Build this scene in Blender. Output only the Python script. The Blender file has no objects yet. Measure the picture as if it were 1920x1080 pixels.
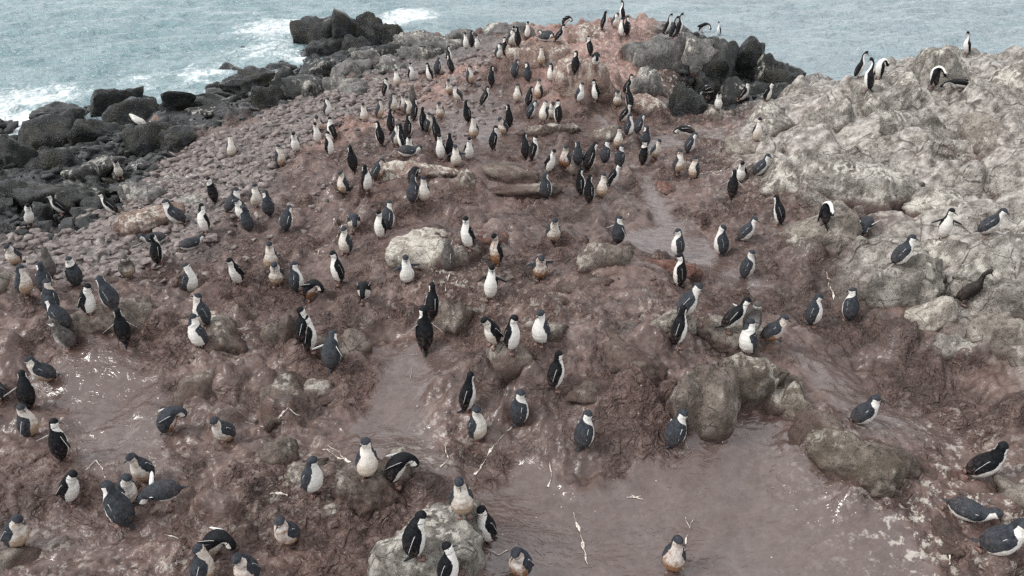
import bpy, bmesh, math, random
import numpy as np
from mathutils import Vector, Matrix

random.seed(7)
R = math.radians
scene = bpy.context.scene
COL = scene.collection

# ------------------------------------------------------------------ camera
FPX = 1500.0                 # focal length in pixels of a 1920 px wide frame
CAM_Z = 6.5
PITCH = R(30.0)              # looking down
cam_d = bpy.data.cameras.new('camera')
cam_d.sensor_width = 36.0
cam_d.lens = FPX / 1920.0 * 36.0
cam_d.clip_start = 0.1
cam_d.clip_end = 6000.0
cam = bpy.data.objects.new('camera', cam_d)
COL.objects.link(cam)
cam.location = (0, 0, CAM_Z)
cam.rotation_euler = (math.pi / 2 - PITCH, 0, 0)
scene.camera = cam

# ------------------------------------------------------------------ sky, sun, exposure (overcast)
SUN_EL, SUN_AZ = R(47), R(-104)         # azimuth clockwise from +Y (the brighter cloud is out over the sea to the left)
world = bpy.data.worlds.new('World')
scene.world = world
world.use_nodes = True
nt = world.node_tree
nt.nodes.clear()
sky = nt.nodes.new('ShaderNodeTexSky')
sky.sky_type = 'NISHITA'
sky.sun_disc = False
sky.sun_elevation = SUN_EL
sky.sun_rotation = SUN_AZ
sky.air_density = 1.0
sky.dust_density = 6.0
sky.ozone_density = 1.0
hsv = nt.nodes.new('ShaderNodeHueSaturation')
hsv.inputs['Saturation'].default_value = 0.22
ov = nt.nodes.new('ShaderNodeMixRGB')            # even cloud cover over most of the clear sky
ov.inputs['Fac'].default_value = 0.86
ov.inputs['Color2'].default_value = (7.9, 8.05, 8.25, 1)
# heavier and thinner places in the cloud cover, the same all over the sky
ctc = nt.nodes.new('ShaderNodeTexCoord')
cmap = nt.nodes.new('ShaderNodeMapping'); cmap.inputs['Scale'].default_value = (1, 1, 2.4)
cno = nt.nodes.new('ShaderNodeTexNoise')
cno.inputs['Scale'].default_value = 2.6; cno.inputs['Detail'].default_value = 5; cno.inputs['Roughness'].default_value = .55
cmr = nt.nodes.new('ShaderNodeMapRange')
cmr.inputs[1].default_value = .34; cmr.inputs[2].default_value = .66; cmr.inputs[3].default_value = .55; cmr.inputs[4].default_value = 1.45
cmul = nt.nodes.new('ShaderNodeVectorMath'); cmul.operation = 'SCALE'
nt.links.new(ctc.outputs['Generated'], cmap.inputs['Vector'])
nt.links.new(cmap.outputs[0], cno.inputs['Vector'])
nt.links.new(cno.outputs['Fac'], cmr.inputs[0])
nt.links.new(cmr.outputs[0], cmul.inputs['Scale'])
nt.links.new(ov.outputs[0], cmul.inputs[0])
bg = nt.nodes.new('ShaderNodeBackground')
bg.inputs['Strength'].default_value = 0.105
wo = nt.nodes.new('ShaderNodeOutputWorld')
nt.links.new(sky.outputs[0], hsv.inputs['Color'])
nt.links.new(hsv.outputs[0], ov.inputs['Color1'])
nt.links.new(cmul.outputs[0], bg.inputs['Color'])
nt.links.new(bg.outputs[0], wo.inputs[0])

sun_d = bpy.data.lights.new('sun', 'SUN')
sun_d.energy = 1.5
sun_d.angle = R(15)
sun_d.color = (1.0, 0.965, 0.92)
sun = bpy.data.objects.new('sun', sun_d)
COL.objects.link(sun)
sd = Vector((math.sin(SUN_AZ) * math.cos(SUN_EL), math.cos(SUN_AZ) * math.cos(SUN_EL), math.sin(SUN_EL)))
sun.rotation_euler = (-sd).to_track_quat('-Z', 'Y').to_euler()

scene.cycles.use_denoising = False       # keep the grain of mud and stone
scene.cycles.use_adaptive_sampling = False
scene.cycles.max_bounces = 6
scene.cycles.sample_clamp_indirect = 3.0
scene.cycles.sample_clamp_direct = 2.0
vs = scene.view_settings
vs.view_transform = 'Standard'
vs.look = 'None'
vs.gamma = 1.0
vs.use_curve_mapping = False
vs.exposure = 0.72

# ------------------------------------------------------------------ helpers
CP, SP = math.cos(PITCH), math.sin(PITCH)

def ray(px, py):
    a = (px - 960.0) / FPX
    b = (540.0 - py) / FPX
    return Vector((a, CP + b * SP, -SP + b * CP))

def P(px, py, z=0.0):
    """world point at height z that lies along the line of sight of a picture position"""
    r = ray(px, py)
    t = (z - CAM_Z) / r.z
    return Vector((r.x * t, r.y * t, z))

def project(v):
    x, y, z = v[0], v[1], v[2] - CAM_Z
    dep = y * CP - z * SP
    up = y * SP + z * CP
    return 960 + FPX * x / dep, 540 - FPX * up / dep, dep

def sstep(a, b, x):
    t = np.clip((x - a) / (b - a), 0, 1)
    return t * t * (3 - 2 * t)

def _h(ix, iy, iz, seed):
    h = (ix.astype(np.int64) * 374761393 + iy.astype(np.int64) * 668265263 + iz.astype(np.int64) * 2147483647 + seed * 1274126177) & 0xffffffff
    h = ((h ^ (h >> 13)) * 1274126177) & 0xffffffff
    h = ((h ^ (h >> 15)) * 2246822519) & 0xffffffff
    return (h ^ (h >> 16)) & 0xffffffff

def perlin2(x, y, seed=0):
    x = np.asarray(x, float); y = np.asarray(y, float)
    x0 = np.floor(x); y0 = np.floor(y)
    fx = x - x0; fy = y - y0
    u = fx * fx * fx * (fx * (fx * 6 - 15) + 10)
    v = fy * fy * fy * (fy * (fy * 6 - 15) + 10)
    out = 0
    zz = np.zeros_like(x0)
    for dx in (0, 1):
        for dy in (0, 1):
            a = _h(x0 + dx, y0 + dy, zz, seed) * (2 * math.pi / 4294967296.0)
            g = np.cos(a) * (fx - dx) + np.sin(a) * (fy - dy)
            out = out + g * (u if dx else 1 - u) * (v if dy else 1 - v)
    return out * 1.5

def perlin3(p, seed=0):
    p0 = np.floor(p)
    f = p - p0
    w = f * f * f * (f * (f * 6 - 15) + 10)
    out = 0
    for dx in (0, 1):
        for dy in (0, 1):
            for dz in (0, 1):
                h = _h(p0[:, 0] + dx, p0[:, 1] + dy, p0[:, 2] + dz, seed)
                a = (h & 0xffff) * (2 * math.pi / 65536.0)
                c = ((h >> 16) & 0xffff) / 32768.0 - 1.0
                s = np.sqrt(np.maximum(0, 1 - c * c))
                g = s * np.cos(a) * (f[:, 0] - dx) + s * np.sin(a) * (f[:, 1] - dy) + c * (f[:, 2] - dz)
                out = out + g * (w[:, 0] if dx else 1 - w[:, 0]) * (w[:, 1] if dy else 1 - w[:, 1]) * (w[:, 2] if dz else 1 - w[:, 2])
    return out * 1.5

def fbm2(x, y, oct=3, seed=0, fn=None):
    o = 0; a = 1.0; f = 1.0; t = 0
    for i in range(oct):
        n = perlin2(x * f + 17.3 * i, y * f - 9.1 * i, seed + i)
        o = o + a * (np.abs(n) if fn == 'abs' else n)
        t += a; a *= .5; f *= 2.03
    return o / t

def fbm3(p, oct=3, seed=0, fn=None):
    o = 0; a = 1.0; f = 1.0; t = 0
    for i in range(oct):
        n = perlin3(p * f + 11.7 * i, seed + i)
        o = o + a * (np.abs(n) if fn == 'abs' else n)
        t += a; a *= .5; f *= 2.03
    return o / t

def facets(x, y, seed=0):
    """tilted plates, one per jittered cell: returns plate height and distance to the plate's middle"""
    ix, iy = np.floor(x), np.floor(y)
    best = np.full(x.shape, 1e9); h = np.full(x.shape, -9.0)
    zz = np.zeros_like(ix)
    for dx in (-1, 0, 1):
        for dy in (-1, 0, 1):
            cx, cy = ix + dx, iy + dy
            k = _h(cx, cy, zz, seed)
            px = cx + .1 + .8 * (k & 0x3ff) / 1023.0
            py = cy + .1 + .8 * ((k >> 10) & 0x3ff) / 1023.0
            d = (x - px) ** 2 + (y - py) ** 2
            k2 = _h(cx, cy, zz, seed + 77)
            tx = ((k2 & 0x3ff) / 511.5 - 1); ty = ((k2 >> 10) & 0x3ff) / 511.5 - 1; hh = ((k2 >> 20) & 0x3ff) / 1023.0
            v = .9 * hh + .7 * (tx * (x - px) + ty * (y - py)) - 1.25 * d
            best = np.minimum(best, d); h = np.maximum(h, v)
    return h, np.sqrt(best)

def in_poly(x, y, poly, soft):
    """soft inside mask of a ground polygon, 1 inside and 0 beyond `soft` metres outside"""
    inside = np.zeros(x.shape, bool)
    d2 = np.full(x.shape, 1e9)
    n = len(poly)
    for i in range(n):
        x1, y1 = poly[i]; x2, y2 = poly[(i + 1) % n]
        c = ((y1 > y) != (y2 > y)) & (x < (x2 - x1) * (y - y1) / ((y2 - y1) if y2 != y1 else 1e-9) + x1)
        inside ^= c
        ex, ey = x2 - x1, y2 - y1
        t = np.clip(((x - x1) * ex + (y - y1) * ey) / (ex * ex + ey * ey + 1e-12), 0, 1)
        d2 = np.minimum(d2, (x - x1 - t * ex) ** 2 + (y - y1 - t * ey) ** 2)
    d = np.sqrt(d2)
    d = np.where(inside, d, -d)
    return sstep(-soft, soft, d)

def pix_poly(pts, z=0.0):
    return [tuple(P(a, b, z).xy) for a, b in pts]

def add_mesh(name, verts, faces, mat=None, parent=None, smooth=True, attrs=None):
    """faces: int array (n,k) with k 3 or 4, or a list of lists"""
    me = bpy.data.meshes.new(name)
    if isinstance(faces, np.ndarray):
        verts = np.ascontiguousarray(verts, dtype=np.float32)
        n, k = faces.shape
        me.vertices.add(len(verts))
        me.vertices.foreach_set('co', verts.ravel())
        me.loops.add(n * k)
        me.loops.foreach_set('vertex_index', np.ascontiguousarray(faces, dtype=np.int32).ravel())
        me.polygons.add(n)
        me.polygons.foreach_set('loop_start', np.arange(0, n * k, k, dtype=np.int32))
        me.update(calc_edges=True)
    else:
        me.from_pydata([tuple(v) for v in verts], [], [tuple(f) for f in faces])
    if smooth:
        me.polygons.foreach_set('use_smooth', np.ones(len(me.polygons), dtype=bool))
    if attrs:
        for k_, v_ in attrs.items():
            at = me.attributes.new(k_, 'FLOAT', 'POINT')
            at.data.foreach_set('value', np.ascontiguousarray(v_, dtype=np.float32))
    if mat:
        me.materials.append(mat)
    ob = bpy.data.objects.new(name, me)
    COL.objects.link(ob)
    if parent:
        ob.parent = parent
    return ob

def tag(o, label=None, cat=None, group=None, kind=None):
    if label: o['label'] = label
    if cat: o['category'] = cat
    if group: o['group'] = group
    if kind: o['kind'] = kind
    return o

def empty(name, loc=(0, 0, 0)):
    o = bpy.data.objects.new(name, None)
    o.empty_display_size = 0.2
    o.location = loc
    COL.objects.link(o)
    return o

class NB:
    """small node builder"""
    def __init__(s, name):
        s.m = bpy.data.materials.new(name)
        s.m.use_nodes = True
        s.t = s.m.node_tree
        s.t.nodes.clear()
        s.out = s.n('ShaderNodeOutputMaterial')
        s.b = s.n('ShaderNodeBsdfPrincipled')
        s.t.links.new(s.b.outputs[0], s.out.inputs[0])
    def n(s, typ, **kw):
        x = s.t.nodes.new(typ)
        for k, v in kw.items():
            setattr(x, k, v)
        return x
    def set(s, sock, v):
        if hasattr(v, 'is_output'):
            s.t.links.new(v, sock)
        elif isinstance(v, (tuple, list)) and sock.type == 'RGBA' and len(v) == 3:
            sock.default_value = (*v, 1)
        else:
            sock.default_value = v
    def attr(s, name):
        return s.n('ShaderNodeAttribute', attribute_name=name).outputs['Fac']
    def pos(s):
        return s.n('ShaderNodeNewGeometry').outputs['Position']
    def obj(s):
        return s.n('ShaderNodeTexCoord').outputs['Object']
    def scale(s, v, sc):
        m = s.n('ShaderNodeMapping')
        s.set(m.inputs['Vector'], v)
        m.inputs['Scale'].default_value = sc
        return m.outputs[0]
    def noise(s, v, sc, det=4, rough=.6, dist=0.0):
        x = s.n('ShaderNodeTexNoise')
        s.set(x.inputs['Vector'], v)
        x.inputs['Scale'].default_value = sc
        x.inputs['Detail'].default_value = det
        x.inputs['Roughness'].default_value = rough
        x.inputs['Distortion'].default_value = dist
        return x.outputs['Fac']
    def voro(s, v, sc, feat='F1'):
        x = s.n('ShaderNodeTexVoronoi', feature=feat)
        s.set(x.inputs['Vector'], v)
        x.inputs['Scale'].default_value = sc
        return x.outputs['Distance']
    def warp(s, v, sc, amt):
        x = s.n('ShaderNodeTexNoise')
        s.set(x.inputs['Vector'], v)
        x.inputs['Scale'].default_value = sc
        x.inputs['Detail'].default_value = 1
        y = s.n('ShaderNodeVectorMath', operation='SUBTRACT')
        s.t.links.new(x.outputs['Color'], y.inputs[0]); y.inputs[1].default_value = (.5, .5, .5)
        z = s.n('ShaderNodeVectorMath', operation='SCALE')
        s.t.links.new(y.outputs[0], z.inputs[0]); z.inputs['Scale'].default_value = amt
        w = s.n('ShaderNodeVectorMath', operation='ADD')
        s.t.links.new(z.outputs[0], w.inputs[0]); s.set(w.inputs[1], v)
        return w.outputs[0]
    def math(s, op, a, b=0.0, c=None):
        x = s.n('ShaderNodeMath', operation=op)
        s.set(x.inputs[0], a); s.set(x.inputs[1], b)
        if c is not None: s.set(x.inputs[2], c)
        return x.outputs[0]
    def mr(s, v, a, b, c=0.0, d=1.0):
        x = s.n('ShaderNodeMapRange', interpolation_type='SMOOTHSTEP')
        s.set(x.inputs[0], v)
        x.inputs[1].default_value = a; x.inputs[2].default_value = b
        x.inputs[3].default_value = c; x.inputs[4].default_value = d
        return x.outputs[0]
    def mix(s, f, a, b):
        x = s.n('ShaderNodeMixRGB')
        s.set(x.inputs[0], f); s.set(x.inputs[1], a); s.set(x.inputs[2], b)
        return x.outputs[0]
    def ramp(s, v, stops):
        x = s.n('ShaderNodeValToRGB')
        s.set(x.inputs[0], v)
        e = x.color_ramp.elements
        while len(e) < len(stops): e.new(0.5)
        for i, (p, c) in enumerate(stops):
            e[i].position = p; e[i].color = (*c, 1)
        return x.outputs[0]
    def bump(s, h, strength, dist, prev=None):
        x = s.n('ShaderNodeBump')
        s.set(x.inputs['Height'], h)
        s.set(x.inputs['Strength'], strength)
        x.inputs['Distance'].default_value = dist
        if prev is not None: s.t.links.new(prev, x.inputs['Normal'])
        return x.outputs[0]
    def fin(s, col, rough, normal=None, spec=None):
        s.set(s.b.inputs['Base Color'], col)
        s.set(s.b.inputs['Roughness'], rough)
        if normal is not None: s.t.links.new(normal, s.b.inputs['Normal'])
        if spec is not None: s.set(s.b.inputs['Specular IOR Level'], spec)
        return s.m

# ------------------------------------------------------------------ materials of the ground, sea and rocks
def ground_material():
    b = NB('muddy_ground')
    p = b.pos()
    wet, scree, rock, pink, dark, guano, bog = (b.attr(k) for k in ('wet', 'scree', 'rock', 'pink', 'dark', 'guano', 'bog'))
    n0 = b.noise(p, .7, 3)
    n1 = b.noise(p, 5.0, 6, .62)
    n2 = b.noise(p, 14.0, 5, .62)
    n3 = b.noise(p, 38.0, 3, .6)
    clod = b.noise(b.scale(p, (1, 1, 1.6)), 10.0, 2, .5, 1.2)
    nl = b.noise(p, 1.7, 5, .6, .6)
    slick = b.mr(b.noise(p, .85, 4, .6, .4), .44, .58)          # trampled smooth mud against churned mud
    rgh = b.math('SUBTRACT', 1.0, b.math('MULTIPLY', slick, .8))
    mud = b.ramp(n1, [(.28, (.034, .022, .019)), (.47, (.082, .053, .046)), (.62, (.132, .089, .077)), (.78, (.215, .158, .141))])
    mud = b.mix(b.mr(n0, .35, .7, 0, .45), mud, (.132, .079, .066))
    mud = b.mix(b.mr(nl, .50, .34, 0, .75), mud, (.040, .027, .023))
    mud = b.mix(b.mr(nl, .55, .70, 0, .55), mud, (.21, .152, .135))
    mud = b.mix(b.math('MULTIPLY', b.math('MULTIPLY', b.mr(clod, .46, .32), rgh), .6), mud, (.036, .025, .022))
    mud = b.mix(b.math('MULTIPLY', b.math('MULTIPLY', b.mr(clod, .57, .70), rgh), .45), mud, (.26, .205, .188))
    cr = b.math('ABSOLUTE', b.math('SUBTRACT', b.noise(p, 6.5, 2, .5, .8), .5))
    crk = b.math('MULTIPLY', b.mr(cr, .035, .0), b.math('MULTIPLY', rgh, b.mr(n1, .40, .55)))
    mud = b.mix(b.math('MULTIPLY', crk, .35), mud, (.032, .022, .019))
    mud = b.mix(b.math('MULTIPLY', bog, b.mr(n1, .3, .62, 1.0, .45)), mud, (.062, .046, .041))
    pk = b.ramp(n2, [(.3, (.15, .088, .075)), (.55, (.32, .20, .17)), (.75, (.50, .37, .32))])
    col = b.mix(b.math('MULTIPLY', pink, b.mr(n1, .3, .65, .3, 1)), mud, pk)
    sc = b.ramp(n2, [(.3, (.045, .04, .04)), (.5, (.13, .115, .11)), (.72, (.27, .24, .225))])
    col = b.mix(scree, col, sc)
    rk = b.ramp(n1, [(.25, (.075, .066, .058)), (.42, (.185, .168, .149)), (.56, (.32, .297, .27)), (.74, (.52, .495, .455))])
    rk = b.mix(b.math('MULTIPLY', b.mr(n2, .5, .32), .6), rk, (.075, .065, .055))
    rw = b.warp(p, 2.0, .5)
    rc = b.voro(rw, .95, 'DISTANCE_TO_EDGE')
    rk = b.mix(b.math('MULTIPLY', b.mr(rc, .03, .0), b.mr(nl, .42, .55)), rk, (.05, .041, .035))
    col = b.mix(b.math('MULTIPLY', rock, b.mr(n1, .2, .55, .35, 1)), col, rk)
    dk = b.ramp(n1, [(.3, (.010, .011, .012)), (.55, (.026, .028, .03)), (.8, (.07, .072, .072))])
    col = b.mix(dark, col, dk)
    wc = b.ramp(n1, [(.3, (.075, .051, .045)), (.7, (.110, .078, .070))])
    wmix = b.math('ADD', wet, b.math('ADD', b.math('MULTIPLY', b.math('SUBTRACT', n1, .5), .9), b.math('MULTIPLY', b.math('SUBTRACT', n2, .5), .5)))
    wetf = b.mr(wmix, .20, .80)
    col = b.mix(wetf, col, wc)
    # droppings and moulted feathers
    gmask = b.mr(b.noise(p, 9.0, 5, .7), .53, .62)
    col = b.mix(b.math('MULTIPLY', guano, gmask), col, (.55, .52, .46))
    sp = b.mr(b.voro(b.scale(p, (1, 1, 1)), 7.0), .075, .03)
    sp = b.math('MULTIPLY', sp, b.mr(b.noise(p, 1.3, 2), .44, .58))
    sp = b.math('MULTIPLY', sp, b.math('SUBTRACT', 1.0, dark))
    col = b.mix(b.math('MULTIPLY', sp, .75), col, (.62, .58, .52))
    rough = b.math('SUBTRACT', b.mr(n2, .3, .65, .30, .62), b.math('MULTIPLY', slick, .14))
    rough = b.math('MULTIPLY', rough, b.math('SUBTRACT', 1.0, b.math('MULTIPLY', wetf, .78)))
    rough = b.math('SUBTRACT', rough, b.math('MULTIPLY', dark, .2))
    k = b.math('MULTIPLY', rgh, b.math('SUBTRACT', 1.0, b.math('MULTIPLY', wetf, .93)))
    nb = b.bump(n1, b.math('MULTIPLY', k, 1.0), .07)
    nb = b.bump(n2, b.math('MULTIPLY', k, 1.0), .035, nb)
    nb = b.bump(b.noise(b.scale(p, (1, 1.6, 1)), 5.5, 3, .55, 1.2), b.math('MULTIPLY', wetf, .6), .03, nb)
    hh = b.math('ADD', b.math('MULTIPLY', clod, .8), b.math('ADD', b.math('MULTIPLY', b.mr(cr, 0, .12), .6), b.math('MULTIPLY', n3, .3)))
    nb = b.bump(hh, b.math('MULTIPLY', k, .9), .035, nb)
    spec = b.math('ADD', b.math('MULTIPLY', wetf, .5), b.math('ADD', b.math('MULTIPLY', slick, .2), b.mr(n2, .3, .65, .40, .12)))
    return b.fin(col, rough, nb, spec)

def rock_material(name, c0, c1, c2, guano=.3, rough=.75, moss=None, mudcol=(.098, .066, .057), fine=1.0, gcol=(.58, .55, .49)):
    b = NB(name)
    p = b.pos()
    n1 = b.noise(p, 3.2, 8, .66)
    n2 = b.noise(p, 17.0, 6, .68)
    n3 = b.noise(p, 70.0, 4, .6)
    col = b.ramp(n1, [(.27, c0), (.5, c1), (.74, c2)])
    col = b.mix(b.math('MULTIPLY', b.mr(n2, .5, .33), .75), col, tuple(.7 * v for v in c0))
    col = b.mix(b.math('MULTIPLY', b.mr(n2, .55, .72), .45), col, c2)
    col = b.mix(b.math('MULTIPLY', b.mr(n3, .46, .32), .3), col, tuple(.6 * v for v in c0))
    if moss:
        col = b.mix(b.math('MULTIPLY', b.mr(b.noise(p, 1.7, 5), .47, .6), .8), col, moss)
    rw = b.warp(p, 2.5, .45)
    rc = b.voro(rw, 1.6, 'DISTANCE_TO_EDGE')
    crk = b.math('MULTIPLY', b.mr(rc, .022, .0), b.mr(n1, .48, .58))
    # runs of droppings down the faces
    st = b.noise(b.scale(p, (11, 11, 1.1)), 1.0, 5, .6)
    pt = b.noise(p, 1.5, 4, .6)
    nz = b.n('ShaderNodeSeparateXYZ')
    b.t.links.new(b.n('ShaderNodeNewGeometry').outputs['Normal'], nz.inputs[0])
    top = b.mr(nz.outputs[2], -.2, .9, .35, 1.0)
    g = b.math('MULTIPLY', b.mr(st, .50, .60), b.mr(pt, .62 - .3 * guano, .72 - .3 * guano))
    g2 = b.math('MULTIPLY', b.mr(n1, .44, .58), b.mr(pt, .70 - .3 * guano, .80 - .3 * guano))
    g = b.math('MULTIPLY', b.math('MAXIMUM', g, g2), top)
    col = b.mix(b.math('MULTIPLY', g, min(1.0, guano * 1.6)), col, gcol)
    col = b.mix(b.math('MULTIPLY', crk, .8), col, tuple(.45 * v for v in c0))
    mud = b.attr('mud')
    mud = b.math('MULTIPLY', mud, b.mr(n2, .25, .6, .55, 1))
    mc = b.mix(b.mr(n2, .35, .65), tuple(.6 * v for v in mudcol), tuple(1.35 * v for v in mudcol))
    col = b.mix(mud, col, mc)
    nb = b.bump(n1, .9, .10)
    nb = b.bump(n2, 1.0 * fine, .045, nb)
    nb = b.bump(n3, .8 * fine, .014, nb)
    rg = b.mr(n2, .3, .7, rough - .14, rough + .1)
    return b.fin(col, rg, nb, .15 if rough > .6 else .28)

M = {}
M['ground'] = ground_material()
M['tan'] = rock_material('pale_tan_rock', (.070, .062, .054), (.235, .216, .192), (.51, .485, .445), .62, .8)
M['tan2'] = rock_material('grey_tan_rock', (.08, .070, .060), (.25, .22, .19), (.46, .42, .37), .5, .8)
M['brown'] = rock_material('muddy_brown_rock', (.060, .046, .040), (.16, .122, .105), (.30, .245, .215), .35, .7)
M['stonebrown'] = rock_material('grey_brown_rock', (.062, .050, .043), (.185, .152, .130), (.37, .32, .28), .45, .75)
M['white'] = rock_material('whitened_rock', (.13, .11, .092), (.38, .34, .29), (.66, .62, .56), .75, .8)
M['pink'] = rock_material('pinkish_rock', (.10, .068, .058), (.26, .185, .155), (.46, .365, .32), .6, .75, mudcol=(.10, .062, .053))
M['grey'] = rock_material('grey_rock', (.045, .045, .044), (.16, .155, .148), (.34, .33, .315), .5, .7, mudcol=(.12, .082, .072))
M['black'] = rock_material('wet_black_rock', (.005, .0055, .006), (.015, .016, .017), (.075, .078, .081), .08, .28, moss=(.024, .023, .016), mudcol=(.02, .02, .02))
M['blackg'] = rock_material('black_rock_with_droppings', (.007, .008, .0085), (.020, .022, .021), (.065, .068, .064), .42, .45, mudcol=(.03, .025, .024))
M['moss'] = rock_material('shaggy_rock', (.060, .050, .042), (.175, .147, .122), (.36, .315, .27), .4, .8, moss=(.105, .088, .068))
M['red'] = rock_material('rusty_red_rock', (.06, .026, .02), (.155, .075, .058), (.30, .19, .155), .25, .6)
M['driftwhite'] = rock_material('chalk_white_stone', (.62, .60, .54), (.74, .73, .68), (.80, .79, .76), 0, .6)

def sea_material():
    b = NB('sea_water')
    p = b.pos()
    foam = b.attr('foam')
    teal = b.attr('teal')
    q = b.scale(p, (1, .8, 1))
    lace = b.noise(q, 1.5, 7, .72, .8)
    lace2 = b.noise(q, 5.5, 5, .7, .5)
    m = b.math('ADD', b.math('MULTIPLY', foam, .60), b.math('MULTIPLY', lace, .62))
    m = b.math('ADD', m, b.math('MULTIPLY', b.math('SUBTRACT', lace2, .5), .35))
    m = b.mr(m, .60, .84)
    base = b.mix(teal, (.19, .245, .268), (.135, .22, .24))
    base = b.mix(b.mr(b.noise(p, .35, 4), .35, .7, 0, .5), base, (.27, .35, .37))
    col = b.mix(m, base, (.72, .76, .77))
    rough = b.math('ADD', b.math('MULTIPLY', m, .5), .17)
    nb = b.bump(b.noise(b.scale(p, (1.0, 1.6, 1)), 1.5, 4, .55, .6), 1.0, .34)
    nb = b.bump(b.noise(b.scale(p, (1, 1.7, 1)), 4.5, 3, .5), .6, .08, nb)
    return b.fin(col, rough, nb)
M['sea'] = sea_material()

# ------------------------------------------------------------------ terrain: a smooth surface through surveyed heights, then relief
SEA_Z = -2.0
_ctl = """0 1080 .1;400 1080 .15;700 1080 .18;900 1080 0;1300 1080 0;1700 1080 .02;1920 1080 .28
0 900 .15;250 900 .05;450 880 .15;600 900 .25;740 910 .28;870 930 .02;1000 920 0;1300 900 0;1500 950 0;1600 850 .42;1680 900 .32;1770 920 .2;1920 850 .35
100 760 .05;250 750 .05;420 760 .2;560 760 .15;700 760 .05;790 850 .03;860 760 .3;960 830 .05;1090 855 .05;1250 860 .05;1040 730 .6;1180 700 .75;1350 740 .35;1420 790 .0;1460 720 .4;1530 775 .38;1650 740 .1;1800 780 .2;1920 720 .4
50 620 .25;220 590 .45;350 640 .35;450 680 .15;560 660 .2;640 680 .25;750 660 .08;850 660 .15;970 640 .72;1100 610 .7;1270 620 .8;1400 640 .62;1480 600 .2;1600 620 .15;1750 610 .45;1920 600 .8
0 520 0;200 500 -.1;400 520 .1;560 520 .2;700 520 .45;850 500 .75;1000 520 .62;1120 500 .65;1260 520 .3;1400 520 .12;1520 500 .15;1650 480 .4;1850 470 .7
0 420 -.7;150 420 -.5;300 420 -.25;450 420 0;600 400 .15;750 380 .35;900 400 .4;1050 400 .35;1200 400 .12;1330 400 .12;1480 400 .35;1600 380 .5;1750 380 .7;1920 380 .95
0 330 -1.2;150 320 -1.15;300 330 -.6;450 300 -.25;600 300 .1;800 300 .35;950 300 .25;1100 280 .15;1230 280 .1;1350 300 .25;1500 300 .65;1650 280 .9;1800 250 1.1;1920 250 1.25
0 255 -2.2;170 205 -2.15;300 200 -2.1;430 165 -2.1;550 120 -2.15;300 260 -1.1;430 230 -.8;550 190 -.8;650 150 -.7;650 230 -.1;800 220 .1;950 200 .2;1100 200 .4;1250 220 .2;1350 215 -.1;1300 180 -.4;1400 155 -1.0;1480 150 -1.8;1500 205 .4;1650 165 .9;1800 110 1.1;1920 115 1.1
560 85 -2.6;640 100 -2.0;740 95 -1.3;850 95 -.4;950 95 .2;1050 85 .75;1150 75 .95;1250 85 .75;1340 85 .3;1430 115 -1.2;960 60 -.5;1060 55 .3
2300 600 1.2;2300 900 .6;-400 700 .1;-400 480 -.9;-400 350 -2.2;960 1500 0;300 1500 .1;1700 1500 .1;2300 300 1.4;2300 1200 .5"""
_c = []
for line in _ctl.replace('\n', ';').split(';'):
    a, c_, z_ = line.split()
    q = P(float(a), float(c_), float(z_))
    _c.append((q.x, q.y, q.z))
_c += [(-30, 34, -5), (-22, 44, -5), (-12, 46, -5), (0, 42, -4.5), (6, 36, -3.2), (9, 31, -2.6), (13, 32, -3.5), (17, 29, -2.6), (22, 33, -4), (30, 30, -3), (20, 46, -5.5), (36, 44, -5), (-40, 22, -5), (-5, 37, -4), (30, 18, 1.0), (0, 0, 0), (-8, 0, .2), (8, 0, .3)]
_c = np.array(_c)

def tps_fit(c, reg):
    n = len(c)
    d = np.hypot(c[:, None, 0] - c[None, :, 0], c[:, None, 1] - c[None, :, 1])
    K = np.where(d > 0, d * d * np.log(np.maximum(d, 1e-9)), 0) + reg * np.eye(n)
    Pm = np.c_[np.ones(n), c[:, :2]]
    A = np.zeros((n + 3, n + 3)); A[:n, :n] = K; A[:n, n:] = Pm; A[n:, :n] = Pm.T
    return np.linalg.solve(A, np.r_[c[:, 2], 0, 0, 0])
_w = tps_fit(_c, .25)
GX0, GX1, GY0, GY1, GS = -48.0, 48.0, -4.0, 58.0, 0.2
_gx = np.arange(GX0, GX1 + 1e-6, GS); _gy = np.arange(GY0, GY1 + 1e-6, GS)
_X, _Y = np.meshgrid(_gx, _gy)
_Z = _w[-3] + _w[-2] * _X + _w[-1] * _Y
for i in range(len(_c)):
    r2 = (_X - _c[i, 0]) ** 2 + (_Y - _c[i, 1]) ** 2
    _Z += _w[i] * .5 * r2 * np.log(np.maximum(r2, 1e-12))
_Z = np.clip(_Z, -6, 1.6)
_Z0 = _Z.copy()                # the survey alone; mud banked up against the rocks is added to _Z later

def zbase(x, y, g=None):
    g = _Z if g is None else g
    x = np.asarray(x, float); y = np.asarray(y, float)
    fx = np.clip((x - GX0) / GS, 0, len(_gx) - 1.001); fy = np.clip((y - GY0) / GS, 0, len(_gy) - 1.001)
    ix = fx.astype(int); iy = fy.astype(int); fx = fx - ix; fy = fy - iy
    return (g[iy, ix] * (1 - fx) * (1 - fy) + g[iy, ix + 1] * fx * (1 - fy) + g[iy + 1, ix] * (1 - fx) * fy + g[iy + 1, ix + 1] * fx * fy)

def on_base(px, py):
    z = 0.0
    for _ in range(12):
        q = P(px, py, z)
        z = .5 * z + .5 * float(zbase(q.x, q.y, _Z0))
    return P(px, py, z)

def base_poly(pts):
    return [tuple(on_base(a, b).xy) for a, b in pts]

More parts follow.
